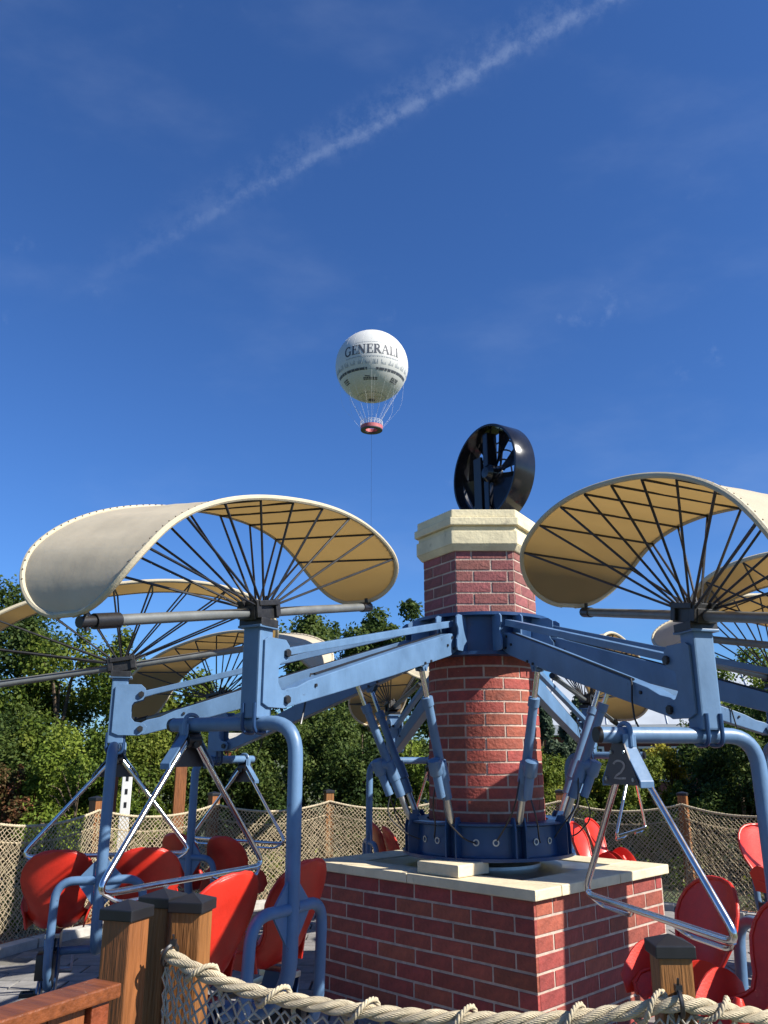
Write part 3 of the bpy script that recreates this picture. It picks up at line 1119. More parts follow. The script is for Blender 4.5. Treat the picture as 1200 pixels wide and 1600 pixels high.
BOLT = MB().cyl((0, 0, -0.007), (0, 0, 0.007), 0.011, n=6).mesh('bolt', M['darkmetal'], 0)


def ra_f(ln):
    return ln * 0.215


for idx, hz, lab in g_specs:
    ang = R(BASE_ANG - 45 * idx)
    GR = 3.07 if idx < 2 else 3.0
    gx, gy = AX + GR * math.cos(ang), AY + GR * math.sin(ang)
    root = thing('hang_glider_gondola', lab, 'ride gondola', (gx, gy, 0), ang, GROUP)
    zl = (0, 0, hz)
    canopy = link('canopy', WM['canopy'], root, zl)
    link('hem', WM['hem'], canopy)
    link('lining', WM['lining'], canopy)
    stuff(link('lacing_eyelets', WM['lacing'], canopy))
    for me in WM['batten']:
        link('batten', me, canopy)
    whub = link('wing_hub', WM['wing_hub'], root, zl)
    for me in WM['spoke']:
        link('spoke', me, whub)
    cb = link('crossbar', WM['crossbar'], root, zl)
    for me in WM['end_fitting']:
        link('end_fitting', me, cb)
    col_o = link('column', G['column'], root, zl)
    link('top_plate', G['top_plate'], col_o)
    for me in G['clevis_plate']:
        link('clevis_plate', me, col_o)
    for me in G['pivot_pin']:
        link('pivot_pin', me, col_o)
    tb = link('hanger_tube', G['hanger_tube'], root, zl)
    link('tube_cap', G['tube_cap'], tb)
    for me in G['clamp_bolt']:
        link('clamp_bolt', me, tb)
    for me in G['gusset']:
        link('gusset', me, tb)
    np_ = link('number_plate', G['number_plate'][0], root, zl)
    for me in G['plate_flange']:
        link('plate_flange', me, np_)
    link('saddle_strap', G['saddle_strap'], np_)
    link('swivel', G['swivel'], np_)
    if idx == 0:
        numeral_two(np_, hz)
    ctl = link('control_bar', G['control_bar'], root, zl)
    for me in G['hand_loop']:
        link('hand_loop', me, ctl)
    for me in G['bar_socket']:
        link('bar_socket', me, ctl)
    for me in G['seat_arm']:
        link('seat_arm', me, root, zl)
    link('cross_tube', G['cross_tube'], root, zl)
    for s_ in (-1, 1):
        st = link('seat', SEAT[0], root, (s_ * 0.30, 0.02, hz - 1.835))
        link('rolled_edge', SEAT[1], st)
        for me in SEAT[2]:
            link('thigh_wing', me, st)
        link('pommel', SEAT[3], st)
        link('seat_mount', G['seat_mount'], st, (0, -0.02, 1.915))
        cc = link('chain_case', G['chain_case'], root, (s_ * 0.30, 0, hz))
        link('crank_arm', G['crank_arm'], cc)
        for me in G['pedal_leg']:
            link('pedal_leg', me, cc)
        for me in G['pedal']:
            link('pedal', me, cc)
    # --- arm: lower beam, upper rod
    x_h = -GR + 0.64
    za0, za1 = 2.775, hz - 0.472
    zu0, zu1 = 2.93, hz - 0.215
    p0, p1 = Vector((x_h, 0, za0)), Vector((-0.175, 0, za1))
    d = (p1 - p0)
    Ln = d.length
    th = math.atan2(-d.z, d.x)
    m = Matrix.Translation(p0) @ Matrix.Rotation(th, 4, 'Y')
    poly = [(-0.05, 0.068), (0.06, 0.086), (Ln * 0.35, 0.082), (Ln - 0.28, 0.060), (Ln - 0.16, 0.045), (Ln - 0.06, 0.052), (Ln + 0.045, 0.03),
            (Ln + 0.05, -0.03), (Ln - 0.02, -0.05), (Ln - 0.16, -0.055), (Ln * 0.45, -0.084), (0.10, -0.088), (-0.05, -0.065)]
    bm_ = MB().prism(poly, -0.044, 0.044, m @ Matrix.Rotation(R(90), 4, 'X'))
    beam = bm_.build('arm_beam', M['blue'], root, smooth=0, bevel=0.006)
    for bx_, bz_ in ((0.03, 0.05), (0.03, -0.04), (0.13, 0.0), (ra_f(Ln) - 0.05, -0.075), (ra_f(Ln) + 0.05, -0.075), (Ln - 0.34, 0.02)):
        for sgn in (-1, 1):
            bo = link('bolt', BOLT, beam)
            bo.matrix_local = m @ Matrix.Translation((bx_, sgn * 0.048, bz_)) @ Matrix.Rotation(R(90), 4, 'X')
    pu0, pu1 = Vector((x_h, 0, zu0)), Vector((-0.165, 0, zu1))
    d2 = pu1 - pu0
    L2 = d2.length
    m2 = Matrix.Translation(pu0) @ Matrix.Rotation(math.atan2(-d2.z, d2.x), 4, 'Y')
    poly = [(-0.03, 0.026), (0.10, 0.029), (L2 - 0.10, 0.024), (L2 + 0.02, 0.026), (L2 + 0.035, 0.0), (L2 + 0.02, -0.026), (L2 - 0.10, -0.019), (0.10, -0.024), (-0.03, -0.026)]
    MB().prism(poly, -0.028, 0.028, m2 @ Matrix.Rotation(R(90), 4, 'X')).build('upper_rod', M['blue'], root, smooth=0, bevel=0.005)
    # cable along the beam
    cpts = [m @ Vector((0.1, -0.03, 0.091)), m @ Vector((Ln * 0.5, -0.030, 0.082)), m @ Vector((Ln - 0.45, -0.030, 0.072))]
    MB().tube(cpts, 0.008, 6).build('cable', M['black'], beam)
    c0 = m @ Vector((Ln - 0.43, -0.052, 0.055))
    MB().tube([m @ Vector((Ln - 0.47, -0.03, 0.072)), m @ Vector((Ln - 0.44, -0.054, 0.074)), c0, c0 + Vector((0.01, -0.015, -0.10)), c0 + Vector((0.03, -0.02, -0.20)), c0 + Vector((0.07, -0.01, -0.28))], 0.006, 6).build('loose_cable', M['black'], beam)
    # --- actuator
    ra = 1.13
    zb = za0 + (za1 - za0) * (ra - 0.64) / (GR - 0.175 - 0.64)
    top = Vector((-GR + ra, 0, zb - 0.118))
    bot = Vector((-GR + 0.665, 0, 1.41))
    dv = (top - bot)
    La = dv.length
    dn = dv.normalized()

    def ap_(t):
        return bot + dv * t
    act = MB()
    act.tube([ap_(0.16), ap_(0.27), ap_(0.272), ap_(0.40), ap_(0.402), ap_(0.76), ap_(0.762), ap_(0.815)], [0.040, 0.042, 0.052, 0.050, 0.036, 0.034, 0.043, 0.043], 16)
    ao = act.build('actuator', M['blue'], root, smooth=30)
    MB().cyl(ap_(0.80), ap_(0.985), 0.021, n=12).build('actuator_rod', M['chrome'], ao)
    MB().tube([ap_(0.0), ap_(0.03), ap_(0.17)], [0.020, 0.026, 0.026], 12).build('lower_rod', M['steel'], ao)
    side = (Vector((1, 0, 0)) - dn * dn.x).normalized()
    lat = Vector((0, 1, 0))
    mo = MB()
    cpt = ap_(0.40)
    mo.tube([cpt - dn * 0.04, cpt + side * 0.05, cpt + side * 0.085], [0.045, 0.05, 0.046], 14)
    mo.tube([cpt + side * 0.085 + dn * 0.055, cpt + side * 0.085 + dn * 0.045, cpt + side * 0.085 - dn * 0.06, cpt + side * 0.085 - dn * 0.07], [0.03, 0.05, 0.05, 0.042], 16)
    mo.tube([cpt + side * 0.085 - dn * 0.06, cpt + side * 0.085 - dn * 0.24], [0.034, 0.034], 14)
    mo.build('actuator_motor', M['blue'], ao, smooth=40)
    lug = MB()
    for s_ in (-1, 1):
        lug.prism([(-0.07, 0.05), (0.07, 0.05), (0.025, -0.03), (-0.025, -0.03)], -0.005, 0.005, Matrix.Translation(top + Vector((0, s_ * 0.03, 0.01))) @ Matrix.Rotation(R(90), 4, 'X'))
    lug.cyl(top + Vector((0, -0.045, -0.0)), top + Vector((0, 0.045, -0.0)), 0.013, n=8)
    lug.build('actuator_lug', M['blue'], ao, smooth=0)
    q0 = cpt + side * 0.07 - dn * 0.22 + lat * 0.02
    MB().tube(roundpath([q0, q0 + Vector((0.05, 0.03, -0.18)), Vector((-GR + 0.72, 0.13, 1.30)), Vector((-GR + 0.63, 0.18, 1.27))], 0.12, 6), 0.006, 6).build('actuator_cable', M['black'], ao)
    q1 = cpt - lat * 0.04 - dn * 0.1
    MB().tube(roundpath([q1, q1 + Vector((0.0, -0.05, -0.22)), Vector((-GR + 0.70, -0.12, 1.40)), Vector((-GR + 0.63, -0.17, 1.29))], 0.12, 6), 0.006, 6).build('actuator_cable', M['black'], ao)

# ------------------------------------------------------------------ fence: posts, rope-and-net panels
def net_mesh(path, drop, cell, r, seed, wob=0.02, layers=None, mname='net', bottom_in=0.0):
    """path: function t in 0..1 -> (Vector top point, outward normal); a diamond net hanging from it"""
    rr = random.Random(seed)
    Lp = sum((path((k + 1) / 40)[0] - path(k / 40)[0]).length for k in range(40))
    nx = max(2, int(Lp / cell))
    ny = int(drop / (cell * 0.5))
    ph = [rr.uniform(0, 6.28) for _ in range(8)]
    node = {}

    def pt(i, j):
        k = (i, j)
        if k in node:
            return node[k]
        t = min(1.0, max(0.0, (i + (0.5 if j % 2 else 0.0)) / nx))
        p, nrm_ = path(t)
        z = j / ny
        s_ = t * Lp
        w = wob * (math.sin(s_ * 3.1 + ph[0] + z * 2.0) * 0.6 + math.sin(s_ * 8.3 + ph[1] + z * 3.0) * 0.35 + math.sin(s_ * 17 + ph[2]) * 0.18) * (0.3 + z)
        q = Vector(p) - Vector((0, 0, drop * z * (1 + 0.02 * math.sin(s_ * 5 + ph[3])))) + nrm_ * (w + bottom_in * z * z)
        q += Vector((rr.uniform(-1, 1), rr.uniform(-1, 1), rr.uniform(-1, 1))) * cell * 0.13
        node[k] = q
        return q
    V, F = [], []
    for j in range(ny):
        for i in range(nx + 1):
            for di in ((0, -1) if j % 2 == 0 else (0, 1)):
                i2 = i + di
                if i2 < 0 or i2 > nx:
                    continue
                a, c = pt(i, j), pt(i2, j + 1)
                t = (c - a)
                if t.length < 1e-5:
                    continue
                t.normalize()
                u = t.cross(Vector((0.31, 0.2, 0.93))).normalized()
                w = t.cross(u)
                o = len(V)
                for e in (a - t * r * 0.5, c + t * r * 0.5):
                    for g in range(3):
                        an = 2 * PI * g / 3
                        V.append(tuple(e + u * (math.cos(an) * r) + w * (math.sin(an) * r)))
                for g in range(3):
                    g2 = (g + 1) % 3
                    F.append((o + g, o + g2, o + 3 + g2, o + 3 + g))
    me = bpy.data.meshes.new('net')
    me.from_pydata(V, [], F)
    me.materials.append(M[mname])
    me.shade_smooth()
    return me


def rope_mesh(pts, rad, pitch, name='rope', step=0.012, m='rope', n=8, yarns=0):
    P = [Vector(p) for p in pts]
    S = [0]
    for a, c in zip(P[:-1], P[1:]):
        S.append(S[-1] + (c - a).length)
    L = S[-1]
    N = int(L / step)
    C = []
    i = 0
    for k in range(N + 1):
        s_ = L * k / N
        while i < len(S) - 2 and S[i + 1] < s_:
            i += 1
        t = (s_ - S[i]) / max(1e-9, S[i + 1] - S[i])
        C.append(P[i].lerp(P[i + 1], t))
    q = MB()
    for st in range(3):
        path = []
        for k, c in enumerate(C):
            t = (C[min(k + 1, N)] - C[max(k - 1, 0)]).normalized()
            u = t.cross(Vector((0, 0, 1))).normalized()
            w = u.cross(t)
            a = 2 * PI * (st / 3 + L * k / N / pitch)
            path.append(c + (u * math.cos(a) + w * math.sin(a)) * rad * 0.54)
        if yarns:
            q.tube(path, rad * 0.40, 6)
            for y_ in range(yarns):
                yp = []
                for k, c in enumerate(path):
                    t = (path[min(k + 1, N)] - path[max(k - 1, 0)]).normalized()
                    u = t.cross(Vector((0, 0, 1))).normalized()
                    w = u.cross(t)
                    a = 2 * PI * (y_ / yarns - L * k / N / (pitch * 0.42))
                    yp.append(c + (u * math.cos(a) + w * math.sin(a)) * rad * 0.35)
                q.tube(yp, rad * 0.165, 5)
        else:
            q.tube(path, rad * 0.53, n)
    return q.mesh(name, M[m], 70)


post_w = 0.115
def post_meshes(h, w):
    s_ = MB().box((0, 0, h / 2), (w, w, h)).mesh('shaft', M['wood'], 0, bevel=0.006)
    c = MB()
    e = w / 2 + 0.009
    V = [(-e, -e, h - 0.022), (e, -e, h - 0.022), (e, e, h - 0.022), (-e, e, h - 0.022), (-e, -e, h + 0.010), (e, -e, h + 0.010), (e, e, h + 0.010), (-e, e, h + 0.010), (0, 0, h + 0.032)]
    F = [(0, 3, 2, 1), (0, 1, 5, 4), (1, 2, 6, 5), (2, 3, 7, 6), (3, 0, 4, 7), (4, 5, 8), (5, 6, 8), (6, 7, 8), (7, 4, 8)]
    cm = c.add(V, F).mesh('post_cap', M['black'], 0, bevel=0.003)
    return s_, cm


FENCE_R = 5.30
PG = 'timber posts of the net fence'
back_lab = {54: 'brown timber fence post right of the pillar, in front of dark shrubs', 72: 'timber fence post just right of the brick pillar, mostly hidden by the ride',
            90: 'timber fence post standing directly behind the brick pillar', 108: 'brown timber fence post standing alone between left gondola and pillar, against the hedge',
            126: 'timber fence post behind the left front control bar', 144: 'timber fence post behind the leftmost blue hanger tube', 162: 'timber fence post cut by the left picture edge'}
sm, cmesh = post_meshes(1.40, post_w)
for a in sorted(back_lab):
    p = (AX + FENCE_R * math.cos(R(a)), AY + FENCE_R * math.sin(R(a)), 0)
    if a in (90,):
        pass
    t = thing('fence_post', back_lab[a], 'fence post', p, R(a) + 0.1, PG)
    link('shaft', sm, t)
    link('post_cap', cmesh, t)
span_lab = {36: 'beige rope net panel at the right edge behind the red seats', 54: 'beige rope net panel between right fence post and pillar', 72: 'beige rope net panel right behind the brick pillar',
            90: 'beige rope net panel left behind the brick pillar, by the small red seats', 108: 'beige rope net panel left of the lone brown fence post', 126: 'sunlit beige rope net panel behind the left front control bar',
            144: 'beige rope net panel behind the far left red seats', 162: 'beige rope net panel touching the left picture edge'}
for a in sorted(span_lab):
    a0, a1 = R(a), R(a + 18)

    def path(t, a0=a0, a1=a1):
        g = a0 + (a1 - a0) * t
        sag = 0.11 * (1 - (2 * t - 1) ** 2)
        n_ = Vector((math.cos(g), math.sin(g), 0))
        # the rope runs straight from post to post
        p0 = Vector((math.cos(a0), math.sin(a0), 0))
        p1 = Vector((math.cos(a1), math.sin(a1), 0))
        p = p0.lerp(p1, t) * (FENCE_R - 0.065)
        return Vector((p.x, p.y, 1.27 - sag)), n_
    t = thing('net_panel', span_lab[a], 'net fence', (AX, AY, 0), 0, 'rope net panels of the fence')
    rp = [path(k / 24)[0] for k in range(25)]
    link('rope', rope_mesh(rp, 0.016, 0.10, step=0.02, n=6), t)
    stuff(link('net', net_mesh(path, 1.16, 0.055, 0.0050, a, wob=0.035, bottom_in=-0.06), t))

    def path2(t_, path=path):
        p, n_ = path(t_)
        return p + n_ * 0.02 + Vector((0, 0, -0.17)), n_
    stuff(link('net_second_layer', net_mesh(path2, 0.95, 0.075, 0.0042, a + 1, wob=0.05, bottom_in=-0.10), t))
    rp2 = [path2(k / 24)[0] for k in range(25)]
    link('hem_cord', MB().tube(rp2, 0.009, 6).mesh('hem_cord', M['net']), t)

# foreground posts
FG = 'near timber posts with black caps'
sm2, cm2 = post_meshes(1.45, 0.100)
sm3, cm3 = post_meshes(1.405, 0.092)
for x, y, rz, lab in ((-0.800, 2.80, -20, 'near timber post with black cap, leftmost of three beside the gate'),
                      (-0.745, 3.02, -18, 'near timber post with black cap, middle one set behind the other two'),
                      (-0.625, 2.93, -12, 'near timber post with black cap, right one of three, before the red seat'),
                      (0.795, 2.53, -1, 'single near timber post with black cap in front of the plinth, rope tied on')):
    t = thing('timber_post', lab, 'post', (x, y, 0), R(rz), FG)
    link('shaft', sm3 if x > 0 else sm2, t)
    link('post_cap', cm3 if x > 0 else cm2, t)

# foreground rope and net
rope_pts = [(-0.668, 2.780, 1.338), (-0.60, 2.745, 1.312), (-0.48, 2.70, 1.276), (-0.33, 2.66, 1.248), (-0.183, 2.635, 1.232), (0.0, 2.60, 1.220), (0.177, 2.572, 1.215), (0.36, 2.545, 1.218),
            (0.52, 2.52, 1.230), (0.66, 2.495, 1.254), (0.786, 2.455, 1.282), (0.90, 2.47, 1.262), (1.05, 2.50, 1.236), (1.3, 2.54, 1.21), (1.6, 2.60, 1.20), (1.9, 2.70, 1.21)]


def smooth_pts(pts, n=6):
    P = [Vector(p) for p in pts]
    out = []
    for i in range(len(P) - 1):
        p0, p1, p2, p3 = P[max(0, i - 1)], P[i], P[i + 1], P[min(len(P) - 1, i + 2)]
        for k in range(n):
            t = k / n
            out.append(0.5 * ((2 * p1) + (-p0 + p2) * t + (2 * p0 - 5 * p1 + 4 * p2 - p3) * t * t + (-p0 + 3 * p1 - 3 * p2 + p3) * t ** 3))
    out.append(P[-1])
    return out


RP = smooth_pts(rope_pts)
t = thing('rope_barrier', 'thick twisted beige rope with hanging net across the foreground', 'rope', (0, 0, 0))
link('rope', rope_mesh(RP, 0.0208, 0.20, step=0.008, n=12, yarns=9), t)
RL = len(RP) - 1


def fpath(tt):
    f = tt * RL
    i = min(int(f), RL - 1)
    p = RP[i].lerp(RP[i + 1], f - i)
    return p + Vector((0, 0, -0.03)), Vector((0.15, 1, 0)).normalized()


stuff(link('net', net_mesh(fpath, 1.05, 0.042, 0.0040, 91, wob=0.025, mname='netfront', bottom_in=0.05), t))
# lashings: a thin cord wound round the rope every so often
for fx in (0.075, 0.185, 0.29, 0.395, 0.50, 0.60, 0.69, 0.80, 0.9):
    f = fx * RL
    i = int(f)
    p, p2 = RP[i], RP[min(RL, i + 4)]
    ax = (p2 - p).normalized()
    u = ax.cross(Vector((0, 0, 1))).normalized()
    w = u.cross(ax)
    pts = []
    for k in range(26):
        a = -2.6 + 4.6 * k / 25
        pts.append(p + ax * (0.10 * k / 25) + (u * math.cos(a) + w * math.sin(a)) * 0.031)
    end = pts[-1]
    pts += [end + ax * 0.015 + Vector((0, 0, -0.03)), end + ax * 0.02 + Vector((0, 0, -0.08))]
    link('lashing', rope_mesh(pts, 0.0075, 0.035, 'lashing', step=0.006, n=6), t)
for p, ax in ((RP[2], RP[4] - RP[1]), (RP[60], RP[62] - RP[58])):
    ax = ax.normalized()
    u = ax.cross(Vector((0, 0, 1))).normalized()
    w = u.cross(ax)
    pts = [p + (u * math.cos(2 * PI * k / 20) + w * math.sin(2 * PI * k / 20)) * 0.030 for k in range(20)]
    q = MB().tube(pts, 0.0065, 6, closed=True)
    q.box(p + w * 0.037, (0.018, 0.018, 0.016))
    q.cyl(p + w * 0.037, p + w * 0.062 + u * 0.012, 0.0035, n=6)
    link('cable_tie', q.mesh('cable_tie', M['black']), t)

# wooden gate at the left
gv = Vector((-0.165, -0.30, 0)).normalized()
gate = thing('wooden_gate', 'red-brown stained wooden gate with sloping flat top rail at lower left', 'gate', (-0.772, 2.52, 0), math.atan2(gv.y, gv.x))
MB().box((0.60, 0.0, 1.300), (1.24, 0.105, 0.036)).build('top_rail', M['wood_red'], gate, smooth=0, bevel=0.005)
MB().box((0.035, 0.0, 0.69), (0.06, 0.075, 1.18)).build('stile', M['wood_red'], gate, smooth=0, bevel=0.004)
for k in range(9):
    MB().box((0.13 + k * 0.123, 0.004, 0.69), (0.119, 0.030, 1.18)).build('board', M['wood'], gate, smooth=0, bevel=0.004)
MB().box((0.60, 0.036, 1.20), (1.05, 0.022, 0.08)).build('cross_rail', M['wood_red'], gate, smooth=0, bevel=0.004)

# tall posts behind the left fence
def tall_post(name, lab, x, y, h, w, m, cat='post', head=None):
    t = thing(name, lab, cat, (x, y, 0), R(20))
    MB().box((0, 0, h / 2), (w, w, h)).build('shaft', M[m], t, smooth=0, bevel=0.006)
    if head:
        MB().box((0, 0, h + 0.06), (w * 1.6, w * 1.6, 0.16)).build('head_block', M[head], t, smooth=0, bevel=0.01)
    return t


tall_post('timber_post', 'tall orange timber post seen inside the left front control bar', -2.98, 12.6, 1.88, 0.16, 'wood')
tall_post('timber_post', 'tall dark brown timber post beside the white metal post', -3.75, 11.9, 1.78, 0.15, 'wood_red')
tall_post('timber_post', 'tall weathered timber post with block head behind the left gondolas', -2.55, 14.2, 2.10, 0.20, 'wood_red', head='kerb')
wp = thing('metal_post', 'slim white metal post with dark holes behind the left fence', 'post', (-3.50, 11.75, 0), R(15))
MB().box((0, 0, 0.87), (0.13, 0.09, 1.74)).build('shaft', M['white'], wp, smooth=0, bevel=0.008)
for z in (1.25, 1.42, 1.59):
    MB().box((0.0, -0.046, z), (0.035, 0.006, 0.07)).build('slot', M['black'], wp, smooth=0)

# ------------------------------------------------------------------ building far right
bd = thing('low_building', 'low building with pale zinc roof and dark red walls behind right shrubs', 'building', (13.5, 33, 0), R(-14))
MB().box((0, 0, 1.25), (14, 6, 2.5)).build('wall', M['brownwall'], bd, smooth=0)
rf = MB()
rf.add([(-7.6, -3.6, 2.9), (7.6, -3.6, 2.9), (7.6, 3.6, 2.9), (-7.6, 3.6, 2.9), (-6.6, 0, 5.2), (6.6, 0, 5.2)], [(0, 1, 5, 4), (1, 2, 5), (2, 3, 4, 5), (3, 0, 4), (0, 3, 2, 1)])
rf_o = rf.build('roof', M['zinc'], bd, smooth=0)
MB().box((0, -3.55, 2.72), (15.2, 0.2, 0.34)).build('fascia', M['white'], bd, smooth=0)
for k in range(14):
    x = -6.8 + k * 1.05
    V = [Vector((x, -3.58, 2.92)), Vector((max(-6.6, min(6.6, x)), -0.02, 5.2))]
    MB().cyl(V[0], V[1], 0.03, n=5).build('standing_seam', M['zinc'], rf_o)
for k in range(5):
    x = -5.6 + k * 2.6
    w_ = MB().box((x, -3.03, 1.55), (1.5, 0.08, 1.2)).build('window', M['white'], bd, smooth=0)
    MB().box((x, -3.075, 1.55), (1.34, 0.03, 1.04)).build('pane', M['glass'], w_, smooth=0)

# ------------------------------------------------------------------ balloon
BD = 250.0
bdir = Vector((-0.014614, 0.895177, 0.445471))
bc = Vector((0, 0, 1.92)) + bdir * BD
BRD = 10.9
bl = thing('tethered_balloon', 'white tethered gas balloon with dark lettering and round red basket, high in the sky', 'balloon', (bc.x, bc.y, 0))
env = MB()
prof = []
for k in range(49):
    a = -PI / 2 + PI * k / 48
    r = BRD * math.cos(a)
    z = BRD * math.sin(a)
    prof.append((max(r, 0.0001), z))
env.lathe(prof, 64)
ENV = env.build('envelope', M['balloon'], bl, smooth=60, loc=(0, 0, bc.z))
FRONT = math.atan2(-bdir.y, -bdir.x)


def sph(lon, lat, rad=BRD * 1.004):
    a = FRONT + R(lon)
    return Vector((rad * math.cos(R(lat)) * math.cos(a), rad * math.cos(R(lat)) * math.sin(a), rad * math.sin(R(lat))))


def patch(q, l0, b0, l1, b1, w, n=5):
    """stroke of width w (degrees) from (lon, lat) to (lon, lat)"""
    dx, dy = l1 - l0, b1 - b0
    L = math.hypot(dx, dy) or 1
    nx, ny = -dy / L * w / 2, dx / L * w / 2
    V, F = [], []
    for k in range(n + 1):
        t = k / n
        V += [sph(l0 + dx * t + nx, b0 + dy * t + ny), sph(l0 + dx * t - nx, b0 + dy * t - ny)]
    for k in range(n):
        F.append((2 * k, 2 * k + 1, 2 * k + 3, 2 * k + 2))
    q.add(V, F)


TK, TN = 0.20, 0.07        # thick and thin strokes in letter heights
LET = {
    'G': [('a', 0.42, 0.5, 0.40, 0.50, 50, 330, TK * 0.85), ('l', 0.76, 0.05, 0.76, 0.42, TK * 0.8), ('l', 0.55, 0.42, 0.92, 0.42, TN), ('l', 0.72, 0.70, 0.72, 0.98, TN)],
    'E': [('l', 0.22, 0, 0.22, 1, TK), ('l', 0.02, 0.97, 0.72, 0.97, TN), ('l', 0.02, 0.03, 0.76, 0.03, TN), ('l', 0.22, 0.52, 0.58, 0.52, TN), ('l', 0.72, 0.72, 0.72, 1, TN), ('l', 0.76, 0, 0.76, 0.28, TN), ('l', 0.58, 0.38, 0.58, 0.66, TN)],
    'N': [('l', 0.16, 0, 0.16, 1, TN * 1.2), ('l', 0.16, 0.98, 0.82, 0.02, TK), ('l', 0.84, 0, 0.84, 1, TN * 1.2), ('l', 0.0, 0.03, 0.32, 0.03, TN), ('l', 0.68, 0.97, 1.0, 0.97, TN), ('l', 0.0, 0.97, 0.2, 0.97, TN)],
    'R': [('l', 0.22, 0, 0.22, 1, TK), ('l', 0.02, 0.97, 0.45, 0.97, TN), ('a', 0.44, 0.74, 0.24, 0.24, -90, 90, TK * 0.8), ('l', 0.22, 0.5, 0.46, 0.5, TN), ('l', 0.44, 0.5, 0.82, 0.02, TK), ('l', 0.02, 0.03, 0.42, 0.03, TN), ('l', 0.72, 0.03, 0.98, 0.03, TN)],
    'A': [('l', 0.10, 0, 0.48, 1, TN * 1.1), ('l', 0.48, 1, 0.84, 0, TK), ('l', 0.24, 0.36, 0.68, 0.36, TN), ('l', 0.0, 0.03, 0.26, 0.03, TN), ('l', 0.64, 0.03, 1.0, 0.03, TN)],
    'L': [('l', 0.22, 0, 0.22, 1, TK), ('l', 0.02, 0.97, 0.42, 0.97, TN), ('l', 0.02, 0.03, 0.76, 0.03, TN), ('l', 0.76, 0, 0.76, 0.32, TN)],
    'I': [('l', 0.22, 0, 0.22, 1, TK), ('l', 0.02, 0.97, 0.42, 0.97, TN), ('l', 0.02, 0.03, 0.42, 0.03, TN)],
}
ADV = {'G': 0.98, 'E': 0.86, 'N': 1.10, 'R': 1.0, 'A': 1.04, 'L': 0.86, 'I': 0.48}


def lettering(word, lon0, lon1, lat0, lat1, parent, m, name):
    tot = sum(ADV[c] for c in word)
    sx_ = (lon1 - lon0) / tot
    sy_ = lat1 - lat0
    x = 0.0
    q = MB()
    for c in word:
        for st in LET[c]:
            if st[0] == 'l':
                _, xa, ya, xb, yb, w = st
                patch(q, lon0 + (x + xa) * sx_, lat0 + ya * sy_, lon0 + (x + xb) * sx_, lat0 + yb * sy_, w * (sx_ + sy_) / 2, 4)
            else:
                _, cx, cy, rx, ry, a0, a1, w = st
                n = 12
                for k in range(n):
                    t0, t1 = R(a0 + (a1 - a0) * k / n), R(a0 + (a1 - a0) * (k + 1) / n)
                    patch(q, lon0 + (x + cx + rx * math.cos(t0)) * sx_, lat0 + (cy + ry * math.sin(t0)) * sy_, lon0 + (x + cx + rx * math.cos(t1)) * sx_, lat0 + (cy + ry * math.sin(t1)) * sy_, w * (sx_ + sy_) / 2, 1)
        x += ADV[c]
    return q.build(name, m, parent, smooth=0)


lettering('GENERALI', -45, 45, -5.0, 10.5, ENV, M['print'], 'lettering')
# repeated on the far side of the envelope
lettering('GENERALI', 135, 225, -5.0, 10.5, ENV, M['print'], 'lettering')
rp_ = random.Random(5)
q = MB()
for off in (0, 180):
    for row, a0, a1, w in ((15.0, -28, 28, 0.9), (-9.5, -44, 44, 1.5)):
        lo = a0
        while lo < a1:
            l2 = lo + rp_.uniform(1.0, 2.6)
            patch(q, off + lo, row, off + l2, row, w, 2)
            lo = l2 + rp_.uniform(0.5, 1.4)
q.build('small_print', M['print_grey'], ENV, smooth=0)
# skyline drawings: little towers, domes and arches
q = MB()
for lo in range(-75, 290, 13):
    base = -20.5
    for k in range(4):
        x = lo + k * 2.3 + rp_.uniform(-0.4, 0.4)
        h = rp_.choice((3.0, 4.5, 6.5, 2.2))
        patch(q, x, base, x, base + h, 0.9, 3)
        if h > 4:
            patch(q, x - 1.0, base + h * 0.35, x + 1.0, base + h * 0.35, 0.6, 2)
    patch(q, lo - 0.8, base, lo + 8, base, 0.5, 4)
q.build('skyline_drawing', M['print_grey'], ENV, smooth=0)
# dark band of ticker segments, open at the front
q = MB()
for c0 in range(-82, 275, 1):
    pass
for s0, s1 in ((-80, -8), (7, 82), (100, 172), (187, 260)):
    lo = s0
    while lo < s1:
        l2 = min(s1, lo + rp_.uniform(4, 10))
        patch(q, lo, -28.5, l2, -28.5, 3.6, 5)
        lo = l2 + rp_.uniform(0.6, 1.6)
q.build('dark_band', M['print'], ENV, smooth=0)
q = MB()
patch(q, -9, -29.0, 8, -29.0, 0.8, 5)
for s0, s1 in ((-80, -8), (7, 82)):
    patch(q, s0, -26.4, s1, -26.4, 0.5, 24)
q.build('band_outline', M['print_grey'], ENV, smooth=0)
# lower badges
q = MB()
for lo, w, rows in ((-3, 15, (-42.5, -45.0)), (-62, 8, (-38, -41, -44)), (52, 10, (-38, -41, -44)), (115, 8, (-40, -43)), (180, 15, (-42, -45)), (240, 10, (-39, -43))):
    for r_ in rows:
        x = lo - w
        while x < lo + w:
            x2 = x + rp_.uniform(2, 4)
            patch(q, x, r_, min(x2, lo + w), r_, 2.0, 2)
            x = x2 + 0.9
patch(q, -14, -39.4, -4, -40.2, 1.5, 3)
q.build('badge', M['print'], ENV, smooth=0)
q = MB()
for lo in range(0, 360, 12):
    patch(q, lo, -68, lo + 7, -68, 1.7, 2)
    patch(q, lo, -72.5, lo, -84, 1.6, 2)
q.build('ring_print', M['print_grey'], ENV, smooth=0)
MB().lathe([(0.001, -BRD - 0.05), (1.0, -BRD - 0.01), (1.05, -BRD + 0.25)], 20).build('valve', M['print'], ENV)
